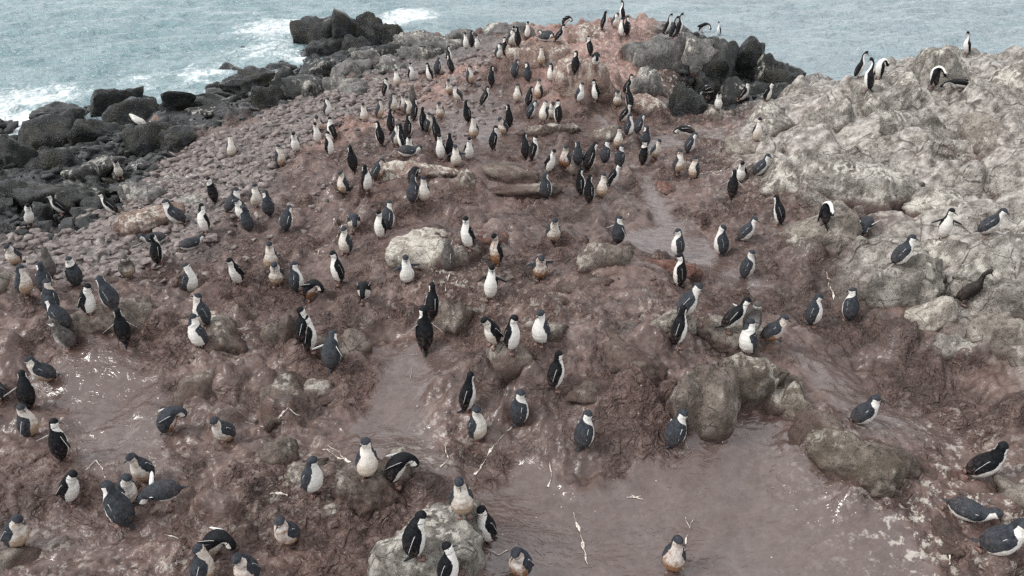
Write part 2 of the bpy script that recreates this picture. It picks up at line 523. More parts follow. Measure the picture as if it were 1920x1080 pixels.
WET = [([(905, 1330), (880, 960), (960, 885), (1060, 915), (1100, 930), (1180, 868), (1330, 872), (1372, 800), (1435, 800), (1480, 880), (1580, 945), (1690, 975), (1720, 1330)], .25, 1.0),
       ([(640, 880), (690, 770), (715, 665), (790, 655), (850, 672), (800, 750), (815, 850), (905, 890), (885, 950), (790, 900)], .22, .85),
       ([(60, 720), (190, 650), (300, 700), (330, 800), (320, 900), (230, 900), (120, 820)], .35, .75),
       ([(1160, 300), (1230, 330), (1255, 395), (1345, 480), (1440, 545), (1390, 560), (1290, 500), (1190, 470), (1165, 440), (1232, 425), (1195, 350)], .25, .95),
       ([(1070, 245), (1120, 222), (1165, 235), (1110, 262), (1075, 262)], .25, 1.0),
       ([(1215, 255), (1340, 245), (1345, 270), (1230, 292)], .3, .95),
       ([(1480, 660), (1560, 675), (1650, 760), (1800, 830), (1790, 865), (1620, 810), (1510, 740)], .3, .75),
       ([(840, 170), (950, 165), (960, 290), (870, 290), (800, 250)], .8, .7),
       ([(700, 200), (840, 180), (850, 270), (720, 280)], .8, .45),
       ([(0, 960), (180, 900), (300, 1000), (200, 1080), (0, 1080)], .4, .4),
       ([(1050, 340), (1180, 330), (1200, 400), (1090, 430)], .6, .4)]
WETW = [(base_poly(p), s, a) for p, s, a in WET]
SCREE = [base_poly(p) for p in ([(-60, 520), (40, 440), (230, 395), (330, 285), (440, 250), (560, 185), (700, 150), (770, 170), (650, 225), (530, 290), (450, 380), (400, 440), (300, 500), (150, 530), (40, 545)],
                                [(640, 120), (760, 95), (900, 75), (960, 85), (880, 110), (800, 150), (700, 165)])]
ROCKP = [base_poly(p) for p in ([(1500, 165), (1640, 120), (1800, 75), (2300, 120), (2300, 700), (1920, 705), (1760, 680), (1700, 600), (1610, 560), (1600, 480), (1640, 420), (1450, 370), (1400, 300), (1400, 230)],)]
PINKP = [base_poly(p) for p in ([(950, 60), (1180, 45), (1250, 130), (1230, 200), (1040, 200), (960, 120)], [(480, 230), (700, 140), (850, 110), (930, 130), (700, 250), (560, 300)], [(230, 370), (360, 340), (420, 400), (300, 460)])]
DARKP = [base_poly(p) for p in ([(-400, 330), (0, 235), (170, 190), (430, 120), (560, 90), (640, 30), (760, 60), (740, 95), (600, 160), (440, 225), (330, 275), (230, 390), (60, 440), (-400, 560)],
                                [(1250, 85), (1360, 60), (1520, 130), (1500, 175), (1440, 200), (1330, 205), (1250, 215)])]
GUANO = [(1300, 190, 1.6, .9), (1340, 215, 1.2, .8), (1820, 960, 1.0, .7), (1740, 1000, .8, .7), (1790, 840, .7, .5), (850, 520, .8, .6), (1000, 590, 1.0, .35), (560, 900, .7, .4), (370, 800, .6, .3), (300, 1060, .7, .4), (90, 1050, .6, .4), (330, 350, 1.8, .7), (900, 60, 2.5, .6), (1150, 90, 2.5, .5), (1600, 250, 4.0, .45), (1800, 300, 4.0, .4), (1620, 860, .8, .35), (440, 640, .6, .4), (830, 850, .5, .4), (1270, 600, .8, .4)]
GUANOW = [(on_base(a, c_), r_, s_) for a, c_, r_, s_ in GUANO]

def masks(x, y):
    wx = x + .25 * perlin2(x * 1.1, y * 1.1, 31) + .08 * perlin2(x * 4, y * 4, 32)
    wy = y + .25 * perlin2(x * 1.1 + 50, y * 1.1, 33) + .08 * perlin2(x * 4 + 9, y * 4, 34)
    wet = np.zeros(x.shape); 
    for p, s, a in WETW: wet = np.maximum(wet, a * in_poly(wx, wy, p, s))
    wx2 = x + .7 * perlin2(x * .5, y * .5, 41) + .25 * perlin2(x * 2, y * 2, 42)
    wy2 = y + .7 * perlin2(x * .5 + 50, y * .5, 43) + .25 * perlin2(x * 2 + 9, y * 2, 44)
    f = lambda ps, s: np.maximum.reduce([in_poly(wx2, wy2, p, s) for p in ps])
    scree, rock, pink, dark = f(SCREE, .8), f(ROCKP, .35), f(PINKP, .9), f(DARKP, .8)
    g = np.zeros(x.shape)
    for q, r_, s_ in GUANOW:
        g = np.maximum(g, s_ * np.exp(-((x - q.x) ** 2 + (y - q.y) ** 2) / (r_ * r_)))
    return wet, scree, rock, pink, dark, g

BOG = [(base_poly(p), s, a) for p, s, a in (([(1400, 430), (1600, 510), (1650, 600), (1800, 720), (1980, 790), (1980, 860), (1700, 760), (1480, 620), (1400, 560)], .5, .8),
       ([(870, 700), (1040, 740), (1200, 760), (1280, 850), (1100, 925), (1000, 900), (900, 850)], .35, .6), ([(490, 570), (700, 560), (650, 690), (520, 690)], .4, .45), ([(950, 380), (1180, 350), (1170, 450), (1000, 480)], .6, .4), ([(420, 600), (500, 560), (480, 760), (360, 850)], .4, .4))]
def bog(x, y):
    wx = x + .3 * perlin2(x * 1.3, y * 1.3, 131); wy = y + .3 * perlin2(x * 1.3 + 50, y * 1.3, 133)
    return np.maximum.reduce([a * in_poly(wx, wy, p, s) for p, s, a in BOG])

def cracks(x, y, rock):
    wx = x + .12 * perlin2(x * 2.2, y * 2.2, 81); wy = y + .12 * perlin2(x * 2.2 + 7, y * 2.2, 82)
    fh2, fd2 = facets(wx * .85, wy * .85, 4)
    return rock * (1 - .8 * sstep(.58, .78, fd2 + .08 * perlin2(x * 3, y * 3, 90)))

def relief(x, y, m, fine=True):
    wet, scree, rock, pink, dark, g = m
    dry = 1 - wet
    z = zbase(x, y)
    z = z + .10 * fbm2(x * .55, y * .55, 2, 1) * (1 - .8 * wet)
    wx = x + .12 * perlin2(x * 2.2, y * 2.2, 81); wy = y + .12 * perlin2(x * 2.2 + 7, y * 2.2, 82)
    lumps = fbm2(x * 1.6, y * 1.6, 3, 5, 'abs')
    z = z + dry * (1 - dark) * .27 * (lumps - .22)
    # broken plates of bedrock pushing through the mud
    fh, fd = facets(wx * 2.1, wy * 2.1, 3)
    patch = sstep(-.04, .16, fbm2(x * .8 + 40, y * .8, 2, 9)) * (1 - scree) * (1 - dark)
    z = z + dry * patch * .55 * np.maximum(fh - .36, 0)
    fh2, fd2 = facets(wx * .85, wy * .85, 4)
    dome = np.sqrt(np.maximum(0, 1 - (fd2 / .85) ** 2))
    z = z + rock * (.42 * fh2 - .38 + .35 * dome + .10 * (fbm2(x * 1.9, y * 1.9, 2, 14, 'abs') - .2) + .06 * np.maximum(fh - .35, 0))
    z = z + dark * (.6 * fh2 - .25 + .25 * (fbm2(x * 1.5, y * 1.5, 2, 21, 'abs') - .22))
    if fine:
        z = z + (dry ** 1.5) * (1 - .72 * rock) * (.085 * (fbm2(x * 4.6, y * 4.6, 3, 51, 'abs') - .2) + .050 * (fbm2(x * 11, y * 11, 2, 55, 'abs') - .2))
        z = z + wet * .003 * perlin2(x * 2.5, y * 3.5, 60)
        z = z + scree * .03 * fbm2(x * 12, y * 12, 1, 62)
    return z


# ------------------------------------------------------------------ rocks
_ico = {}
def ico(lev):
    if lev not in _ico:
        bm = bmesh.new()
        bmesh.ops.create_icosphere(bm, subdivisions=lev, radius=1.0)
        bm.verts.ensure_lookup_table()
        v = np.array([q.co[:] for q in bm.verts])
        f = np.array([[a.index for a in q.verts] for q in bm.faces], dtype=np.int32)
        bm.free()
        _ico[lev] = (v / np.linalg.norm(v, axis=1)[:, None], f)
    return _ico[lev]

def rock_shape(lev, seed, planes=11, power=12, rough=.10, warp=.16):
    rs = np.random.RandomState(seed)
    d, f = ico(lev)
    n = rs.normal(size=(planes, 3)); n /= np.linalg.norm(n, axis=1)[:, None]
    n = np.r_[n, [[1, 0, 0], [-1, 0, 0], [0, 1, 0], [0, -1, 0], [0, 0, 1], [0, 0, -1]]]
    n[-6:] += rs.normal(0, .3, (6, 3)); n /= np.linalg.norm(n, axis=1)[:, None]
    h = np.r_[rs.uniform(.60, 1.0, planes), rs.uniform(.75, 1.0, 6)]
    o = rs.uniform(-50, 50, 3)
    dw = d + warp * np.stack([perlin3(d * 1.7 + o + 9 * j, j + seed % 71) for j in range(3)], 1)
    dw /= np.linalg.norm(dw, axis=1)[:, None]
    s = np.maximum(dw @ n.T, 0) / h
    r = (s ** power).sum(1) ** (-1.0 / power)
    p = d * r[:, None]
    k = 1 + rough * (2.2 * fbm3(p * 1.3 + o, 2, seed % 97) - 2.2 * (fbm3(p * 2.1 + o, 3, 5 + seed % 89, 'abs') - .2))
    # weathered ledges and cracks
    lean = rs.normal(size=3); lean /= np.linalg.norm(lean)
    band = (p @ lean) * rs.uniform(2.5, 4.5) + .9 * fbm3(p * 1.6 + o, 2, 3 + seed % 83)
    fr = band - np.floor(band)
    k = k + rough * .9 * (fr - .5) * sstep(0, .12, fr) * rs.uniform(.2, 1)
    if lev >= 4:
        k = k + rough * .55 * fbm3(p * 6 + o, 3, 7 + seed % 79) - rough * .5 * np.maximum(0, .12 - np.abs(perlin3(p * 3.1 + o, 17 + seed % 53))) * 4
    p = p * k[:, None]
    lo, hi = p.min(0), p.max(0)
    p[:, 0] = (p[:, 0] - lo[0]) / (hi[0] - lo[0]) * 2 - 1
    p[:, 1] = (p[:, 1] - lo[1]) / (hi[1] - lo[1]) * 2 - 1
    p[:, 2] = np.where(p[:, 2] > 0, p[:, 2] / hi[2], p[:, 2] / -lo[2])
    return p, f

ROCKS = []          # (centre, half sizes) of the larger rocks, so stones keep clear of them
_rseed = [100]

PLAN = [True]
BUMP = np.full(_Z.shape, -9.0)

def bank(c, hd, w, dp, sz, zb, mat):
    """mud banked up round a boulder"""
    k_ = .6 if mat in ('stonebrown', 'moss', 'tan2') else .35
    rx, ry = .5 * w + k_, .5 * dp + k_
    R_ = 2.4 * max(rx, ry)
    i0, i1 = max(0, int((c.x - R_ - GX0) / GS)), int((c.x + R_ - GX0) / GS) + 2
    j0, j1 = max(0, int((c.y - R_ - GY0) / GS)), int((c.y + R_ - GY0) / GS) + 2
    X, Y = _X[j0:j1, i0:i1], _Y[j0:j1, i0:i1]
    dx, dy = X - c.x, Y - c.y
    u = dx * hd.y - dy * hd.x; v = dx * hd.x + dy * hd.y
    e = np.exp(-((u / rx) ** 2 + (v / ry) ** 2) * 1.1)
    g = _Z0[j0:j1, i0:i1] * (1 - e) + (zb + min((.22 if mat in ('tan', 'white', 'pink', 'grey') else .24) * sz, .4)) * e
    BUMP[j0:j1, i0:i1] = np.maximum(BUMP[j0:j1, i0:i1], np.where(e > .02, g, -9))

def rock(x0, y0, x1, y1, mat, label=None, cat='boulder', name='boulder', parent=None, depth=.8, planes=11, power=12, rough=.13, mudh=.25, zoff=0.0, maxh=1.1, group=None, smooth=True, lev=None, z=None, tall=None, warp=.16):
    """a rock whose outline fills about this part of the view, sitting on the ground at its lower edge"""
    _rseed[0] += 1
    seed = _rseed[0]
    cx = (x0 + x1) / 2
    q = on_base(cx, y1) if z is None else P(cx, y1, z)
    dep_ax = project(q)[2]
    m = dep_ax / FPX
    w, hm = (x1 - x0) * m, (y1 - y0) * m
    hd = Vector((q.x, q.y, 0)); dist = hd.length; hd.normalize()
    d = math.atan2(CAM_Z - q.z, dist)
    dp = depth * w
    sz = (hm - .8 * dp * math.sin(d)) / math.cos(d)
    if sz > maxh * w or sz < .22 * w:
        sz = min(max(sz, .22 * w), maxh * w)
        dp = max((hm - sz * math.cos(d)) / (.8 * math.sin(d)), .35 * w)
        dp = min(dp, 2.2 * w)
    if tall: sz = tall
    c = Vector((q.x, q.y, 0)) + hd * dp * .5
    zb = float(zbase(c.x, c.y, _Z0)) if z is None else z
    zb = .5 * zb + .5 * q.z + zoff
    if PLAN[0]:
        if not parent or mat not in ('black', 'blackg'):
            bank(c, hd, w, dp, sz, zb, mat)
        return None
    px = x1 - x0
    if lev is None:
        lev = 5 if px > 125 else 4 if px > 40 else 3
    p, f = rock_shape(lev, seed, planes, power, rough, warp)
    up = p[:, 2] > 0
    v = np.empty_like(p)
    v[:, 0] = p[:, 0] * w * .53
    v[:, 1] = p[:, 1] * dp * .53
    v[:, 2] = np.where(up, p[:, 2] * sz, p[:, 2] * max(.35, .5 * sz))
    # turn the rock to face along the line from the viewpoint's side so width and depth read as measured
    ang = math.atan2(hd.y, hd.x) - math.pi / 2
    ca, sa = math.cos(ang), math.sin(ang)
    v = np.stack([v[:, 0] * ca - v[:, 1] * sa, v[:, 0] * sa + v[:, 1] * ca, v[:, 2]], 1)
    gz = zbase(v[:, 0] + c.x, v[:, 1] + c.y)
    hgt = v[:, 2] + zb - gz
    mud = sstep(mudh, mudh * .25, hgt + .5 * mudh * perlin3(v * 3 + seed, 3))
    ob = add_mesh(name, v, f, M[mat], parent, smooth, {'mud': mud})
    base = parent.location if parent else Vector((0, 0, 0))
    ob.location = Vector((c.x, c.y, zb)) - base
    if label: tag(ob, label, cat, group)
    ROCKS.append((c.x, c.y, max(w, dp) * .5))
    return ob

FAKE = type('F', (), {'location': Vector((0, 0, 0))})()
def outcrop(name, label, at, mats, boxes, zone=None, n=0, sizes=(.3, .9), zmin=-9):
    q = on_base(*at)
    root = FAKE if PLAN[0] else tag(empty(name, q), label, 'rock outcrop')
    rs = random.Random(len(label) * 7 + len(boxes))
    for bx in boxes:
        kw = dict(power=rs.choice((22, 34, 50)), rough=.12, warp=.05, planes=rs.choice((7, 9, 12)), mudh=.02, depth=rs.uniform(.6, .9))
        if len(bx) > 4: kw.update(bx[4])
        rock(*bx[:4], rs.choice(mats), None, None, 'rock', root, **kw)
    k = 0; tries = 0
    n1 = n; n = int(n * 2.2)
    while zone and k < n and tries < 6000:
        tries += 1
        xs = [a for a, _ in zone]; ys = [b_ for _, b_ in zone]
        x, y = rs.uniform(min(xs), max(xs)), rs.uniform(min(ys), max(ys))
        if not in_poly(np.array([x]), np.array([y]), zone, .01)[0] > .5: continue
        q = on_base(x, y)
        if q.z < zmin: continue
        m = project(q)[2] / FPX
        w = rs.uniform(*sizes) ** 1.4 * (1.0 if k < n1 else .5) / m
        h = w * rs.uniform(.45, .75)
        rock(x - w / 2, y - h, x + w / 2, y, rs.choice(mats), None, None, 'rock', root, power=rs.choice((22, 34, 50)), rough=.12, warp=.05, planes=rs.choice((6, 8, 11)), mudh=.02, depth=rs.uniform(.6, 1.1), lev=2 if w < 16 else 3 if w < 60 else 4, maxh=.8)
        k += 1
    return root

def all_rocks():
    B = rock
    # --- single boulders in the mud
    B(697, 424, 872, 540, 'white', 'whitish flat-topped boulder streaked with droppings in the middle of the mud', power=12, depth=.95, mudh=.16, maxh=.36)
    B(820, 450, 905, 520, 'stonebrown', 'brown boulder shoulder beside the whitish flat-topped boulder', depth=.8)
    B(1072, 438, 1182, 532, 'stonebrown', 'tilted brown boulder standing below the stream bend', power=14, depth=.7, mudh=.2)
    B(1040, 500, 1150, 560, 'stonebrown', 'low muddy rock under the tilted brown boulder', depth=.9, maxh=.45, mudh=.3)
    B(1192, 470, 1312, 530, 'red', 'low rusty red boulder behind the tall black penguin', depth=.6, maxh=.5, mudh=.1)
    B(888, 425, 955, 478, 'red', 'small rusty red rock behind the clean white-fronted penguin', maxh=.5, mudh=.1)
    B(1213, 338, 1272, 366, 'red', 'reddish rock islet in the middle of the stream', maxh=.35, depth=.7, mudh=.06)
    B(1200, 562, 1300, 648, 'tan2', 'tan boulder under the grey chick and the black adult', depth=.8, mudh=.1)
    B(1285, 585, 1452, 690, 'tan2', 'pale sloping boulder top where the spread-flipper adult stands', depth=.8, maxh=.5, mudh=.12)
    B(1290, 640, 1455, 790, 'moss', 'large rounded boulder leaning over the head of the muddy pool', power=8, depth=.7, mudh=.2)
    B(1232, 648, 1368, 860, 'stonebrown', 'biggest streaky brown boulder sloping into the muddy pool', power=8, depth=.9, mudh=.22)
    B(1120, 640, 1275, 745, 'stonebrown', 'angular brown rock step beside the biggest pool boulder', power=16, depth=.8, maxh=.5, mudh=.3)
    B(900, 632, 1015, 730, 'tan2', 'pale boulder under the group of three white-fronted penguins', power=9, depth=.7, mudh=.25)
    B(985, 592, 1065, 650, 'tan2', 'small pale perch stone under the outermost of three white-fronted penguins', mudh=.2, maxh=.5)
    B(1448, 716, 1535, 808, 'moss', 'rounded lumpy boulder at the corner of the muddy pool', power=8, mudh=.1)
    B(1492, 782, 1690, 945, 'moss', 'broad shaggy brown boulder on the bank of the muddy pool', power=7, depth=.8, maxh=.6, mudh=.22, rough=.13)
    B(1640, 850, 1760, 940, 'stonebrown', 'low cracked brown ledge beside the broad shaggy boulder', maxh=.3, depth=1.0, mudh=.35)
    B(1395, 690, 1500, 800, 'stonebrown', 'mud-stained boulder bridging the gap behind the pool corner', power=9, mudh=.2, maxh=.6)
    B(1470, 760, 1575, 868, 'stonebrown', 'squat mud-stained boulder at the pool bank beside the broad shaggy one', power=9, mudh=.25, maxh=.5)
    B(1060, 690, 1180, 790, 'stonebrown', 'low mud-plastered ledge on the slope of the pool mound', power=12, mudh=.35, maxh=.35)
    B(560, 700, 640, 770, 'stonebrown', 'low rock lip beside the sloping slab', power=14, mudh=.2, maxh=.35)
    B(330, 690, 440, 770, 'stonebrown', 'muddy rock hump below the mound on the edge of the wet hollow', power=9, mudh=.3, maxh=.35)
    B(980, 540, 1090, 600, 'stonebrown', 'flat muddy ledge above the boulder trio', power=14, mudh=.2, maxh=.3)
    B(816, 548, 892, 655, 'stonebrown', 'rough upright brown rock beside the two dark chicks', mudh=.25, power=9)
    B(496, 585, 562, 668, 'stonebrown', 'rough lumpy rock behind the two adults gazing the same way', mudh=.3, power=9)
    B(608, 612, 700, 690, 'stonebrown', 'dome-shaped muddy rock with a pink smear beside a spread-flipper chick', power=7, mudh=.25)
    B(580, 625, 640, 680, 'tan2', 'pale narrow rock wedge behind a dark-backed chick', mudh=.2)
    B(686, 942, 935, 1140, 'tan', 'large streaked boulder at the lower edge where two adults stand', power=12, depth=.8, maxh=.48, mudh=.09, zoff=.06)
    B(494, 816, 568, 884, 'stonebrown', 'round brown boulder on the mud beside the sloping slab', power=7, mudh=.06)
    B(497, 688, 604, 806, 'stonebrown', 'smooth sloping mud-covered slab above the round brown boulder', power=12, depth=1.0, maxh=.35, mudh=.16)
    B(538, 855, 625, 925, 'stonebrown', 'small boulder perch under a dark-backed chick', mudh=.1, maxh=.6)
    B(630, 850, 780, 985, 'stonebrown', 'mud-covered block under the preening adult', power=14, depth=.8, maxh=.5, mudh=.3)
    B(570, 925, 655, 988, 'stonebrown', 'angular flat slab below the dark-backed chick on a perch', power=20, maxh=.3, mudh=.06)
    B(150, 545, 335, 655, 'stonebrown', 'long low mud-coated mound of rock on the slope', power=8, depth=.7, maxh=.4, mudh=.2)
    B(290, 575, 420, 640, 'pink', 'pale-crested rock on the long low mound', maxh=.4, depth=.8, mudh=.15)
    B(365, 590, 470, 680, 'stonebrown', 'rough brown knob at the end of the long low mound', mudh=.3, maxh=.5)
    B(700, 290, 868, 345, 'pink', 'long pinkish ledge under a clean white-fronted adult', depth=.5, maxh=.3, mudh=.08)
    B(836, 312, 902, 372, 'stonebrown', 'rough round rock at the end of the pinkish ledge', mudh=.15)
    B(890, 298, 1010, 352, 'stonebrown', 'dark muddy ledge beside the stream crossing', depth=.5, maxh=.3, mudh=.2)
    B(900, 350, 1060, 380, 'stonebrown', 'low broken mud ledge below the dark muddy ledge', depth=.4, maxh=.2, mudh=.25)
    B(222, 372, 352, 442, 'pink', 'smooth pinkish boulder with a whitened side on the pebble slope', depth=.7, maxh=.45, mudh=.1)
    B(232, 330, 312, 385, 'grey', 'grey rock with long white runs beside the pebble slope', maxh=.7, mudh=.05)
    B(315, 365, 400, 402, 'grey', 'low grey rock behind a resting penguin', maxh=.4, mudh=.1)
    B(-10, 485, 58, 565, 'tan2', 'pale rough boulder at the edge of the pebble slope', mudh=.15)
    B(-20, 1010, 90, 1095, 'tan2', 'pale boulder at the lower corner of the mud', maxh=.4, mudh=.15)
    B(1255, 300, 1330, 325, 'stonebrown', 'thin muddy rock lip beside the tan-bellied pair', maxh=.3, mudh=.15)
    B(1085, 232, 1175, 275, 'stonebrown', 'brown rock between the two shining puddles', maxh=.4, mudh=.15, depth=.5)
    B(960, 232, 1090, 262, 'stonebrown', 'low brown ledge above the shining puddles', maxh=.3, mudh=.15, depth=.5)
    B(1040, 290, 1120, 335, 'stonebrown', 'muddy mound under the close row of dark chicks', maxh=.4, mudh=.2, power=7)

    # --- pale cliff and domes
    B(1418, 268, 1705, 395, 'tan', 'huge pale dome with a dark overhang at the foot of the cliff', power=7, depth=.55, maxh=.4, mudh=.12)
    B(1500, 175, 1612, 262, 'tan', 'pale rock with a grey-black face below the cormorant trio', power=10, mudh=.05)
    B(1395, 190, 1500, 262, 'tan', 'pale humped rock at the seaward end of the cliff', power=9, mudh=.05, maxh=.6)
    B(1490, 150, 1600, 200, 'tan', 'pale rim rock above the black headland', power=9, mudh=.02, maxh=.5)
    B(1580, 112, 1720, 235, 'tan', 'pale crag where three cormorants perch', power=14, mudh=.02, maxh=.6, depth=.6)
    B(1700, 72, 1850, 190, 'tan', 'highest pale crag of the cliff top', power=14, mudh=.02, maxh=.6, depth=.6)
    B(1755, 64, 1805, 110, 'tan', 'small grey knob on the highest crag', power=8, mudh=.02)
    B(1830, 105, 1990, 215, 'tan', 'pale shelf of the cliff top behind the crouching cormorant', power=12, mudh=.02, maxh=.5)
    B(1640, 195, 1790, 300, 'tan', 'cracked pale rock face below the preening cormorant', power=14, mudh=.04, maxh=.5)
    B(1788, 215, 1895, 300, 'tan2', 'shaggy round dome high on the cliff', power=7, mudh=.04)
    B(1340, 250, 1450, 300, 'tan2', 'low pale ramp at the foot of the cliff', maxh=.35, mudh=.12)
    B(1690, 345, 1832, 425, 'tan', 'low pale dome behind the white-fronted adult', power=7, maxh=.5, mudh=.1)
    B(1450, 372, 1605, 502, 'tan2', 'dark-fronted boulder where a black-backed cormorant preens', power=8, mudh=.12, maxh=.8)
    B(1600, 452, 1765, 605, 'tan', 'pale square-shouldered boulder under a leaning chick', power=11, mudh=.1, maxh=.75)
    B(1690, 418, 1840, 530, 'tan', 'pale flat-topped block where the white-fronted adult stands', power=14, mudh=.05, maxh=.6)
    B(1780, 398, 1960, 560, 'tan', 'tall pale rock behind the dark young cormorant', power=11, mudh=.04, maxh=.7)
    B(1690, 545, 1800, 640, 'white', 'whitened block under the dark young cormorant', power=12, mudh=.04)
    B(1712, 612, 1815, 705, 'tan', 'pale wedge boulder above the rubble slope', power=14, mudh=.12)
    B(1800, 575, 1900, 690, 'tan2', 'grey-tan boulder with a hollow above the rubble slope', power=9, mudh=.12)
    B(1855, 508, 1960, 620, 'tan', 'pale triangular boulder at the cliff edge', power=16, mudh=.04)
    B(1880, 630, 2010, 730, 'tan2', 'cracked grey-tan boulder at the edge of the view', power=12, mudh=.15)
    B(1690, 960, 1820, 1050, 'stonebrown', 'low dropping-spattered rock beside the lower pool bank', maxh=.3, mudh=.3, depth=.9)
    B(1840, 900, 1980, 990, 'tan2', 'dropping-covered rock behind the resting chick', maxh=.35, mudh=.15)

    # --- far ridge
    B(948, 72, 1070, 145, 'pink', 'pinkish cracked outcrop on the far ridge', power=14, mudh=.08, maxh=.7)
    B(1035, 92, 1160, 200, 'pink', 'pale pink block below the penguin with spread flippers', power=12, mudh=.1, maxh=.7)
    B(1160, 58, 1275, 150, 'grey', 'big smooth grey block on the far ridge', power=18, mudh=.05, maxh=.8, depth=.7)
    B(1178, 122, 1250, 190, 'grey', 'greenish grey leaning rock under the big smooth block', power=14, mudh=.1)
    B(1060, 45, 1165, 92, 'pink', 'pink crest rock behind the ridge penguins', mudh=.05, maxh=.5)
    B(1150, 170, 1250, 222, 'pink', 'reddish broken rock behind the leaning adults', mudh=.15, maxh=.5)
    B(940, 33, 1010, 82, 'grey', 'grey round rock at the sea end of the ridge', power=8, mudh=.05)
    B(1290, 192, 1370, 235, 'stonebrown', 'brown rock under the pale penguin with raised head', mudh=.1, maxh=.5)
    B(1265, 72, 1345, 160, 'grey', 'white-spattered rock below the row of cormorants', power=16, mudh=.05)

    B(280, 212, 318, 240, 'pink', 'pinkish rounded boulder among the black shore rocks', mudh=.01)

    outcrop('rock_stack', 'tall black rock stack standing out in the surf', (650, 95), ['black'],
            [(552, 26, 650, 92, dict(z=-2.1, maxh=.9)), (622, 10, 712, 95, dict(z=-2.05, maxh=1.3)), (668, 22, 735, 90, dict(z=-1.9, maxh=1.0)), (700, 38, 762, 88, dict(z=-1.8)), (575, 70, 660, 112, dict(z=-2.0, maxh=.5)), (640, 62, 700, 105, dict(z=-1.8))])
    outcrop('rock_outcrop', 'grey rock pile joining the black stack to the colony', (760, 110), ['grey', 'grey', 'blackg'],
            [(735, 52, 862, 96), (660, 85, 735, 125), (690, 78, 770, 112), (745, 78, 815, 118), (800, 62, 870, 100), (835, 48, 905, 82), (888, 38, 965, 72), (620, 105, 700, 150), (705, 100, 770, 138), (560, 100, 640, 158), (535, 138, 622, 192), (600, 130, 690, 178), (640, 150, 700, 180)],
            [(570, 130), (700, 85), (900, 62), (900, 90), (800, 120), (700, 160), (560, 185)], 34, (.25, .7))
    outcrop('rock_outcrop', 'black wet rocks along the surf below the rock stack', (440, 170), ['black', 'black', 'blackg'],
            [(418, 118, 545, 182), (505, 122, 570, 165), (375, 160, 470, 215), (470, 150, 545, 205), (300, 144, 432, 215), (355, 178, 450, 225)],
            [(330, 180), (440, 140), (560, 120), (560, 175), (450, 220), (340, 235)], 26, (.3, .85), -2.15)
    outcrop('rock_outcrop', 'black jagged shore crag with the highest wet hump', (230, 230), ['black'],
            [(168, 150, 275, 218), (195, 168, 310, 240), (265, 172, 300, 200), (140, 205, 250, 275), (240, 215, 345, 285), (285, 205, 360, 235), (305, 235, 370, 280)],
            [(170, 220), (300, 200), (360, 225), (340, 280), (230, 300), (140, 280)], 30, (.3, .8), -2.15)
    outcrop('rock_outcrop', 'low black shore shelf where the surf runs in', (80, 290), ['black', 'black', 'blackg'],
            [(30, 205, 150, 285), (70, 190, 160, 240), (-20, 245, 75, 325), (55, 265, 165, 335), (130, 280, 240, 350), (-20, 320, 80, 390), (40, 330, 140, 385), (110, 335, 205, 390)],
            [(-40, 270), (160, 220), (250, 290), (230, 380), (60, 430), (-40, 450)], 70, (.25, .75), -2.15)
    outcrop('rock_outcrop', 'black headland with weedy crags beside the pale cliff', (1400, 150), ['black', 'black', 'blackg'],
            [(1292, 75, 1372, 190), (1345, 62, 1425, 150), (1385, 92, 1470, 168), (1425, 112, 1502, 172), (1330, 140, 1420, 205), (1245, 150, 1322, 228), (1400, 150, 1480, 195), (1300, 120, 1350, 200)],
            [(1260, 110), (1350, 75), (1480, 120), (1490, 165), (1400, 200), (1280, 225)], 40, (.25, .75), -2.1)


_r0 = _rseed[0]
all_rocks()
_Z = np.maximum(_Z0, BUMP)
PLAN[0] = False
_rseed[0] = _r0
ROCKS.clear()

# ------------------------------------------------------------------ ground
def build_ground():
    NY, NX = 1020, 740
    yy = np.exp(np.linspace(math.log(3.6), math.log(56.0), NY)) - 3.0 + 1.2
    s = np.linspace(-1, 1, NX)
    Yg = np.repeat(yy[:, None], NX, 1)
    Xg = s[None, :] * (.80 * Yg + 3.6)
    x, y = Xg.ravel(), Yg.ravel()
    m = masks(x, y)
    z = relief(x, y, m)
    m = list(m); m[2] = cracks(x, y, m[2])
    i = np.arange(NY - 1)[:, None] * NX + np.arange(NX - 1)[None, :]
    i = i.ravel()
    faces = np.stack([i, i + 1, i + NX + 1, i + NX], 1)
    ob = add_mesh('ground', np.stack([x, y, z], 1), faces, M['ground'], attrs=dict(zip(('wet', 'scree', 'rock', 'pink', 'dark', 'guano', 'bog'), m + [bog(x, y)])))
    tag(ob, kind='structure', label='wet brown mud slope running down to the shore')
    return ob
ground = build_ground()

def zground(x, y, fine=False):
    x = np.atleast_1d(np.asarray(x, float)); y = np.atleast_1d(np.asarray(y, float))
    return relief(x, y, masks(x, y), fine)

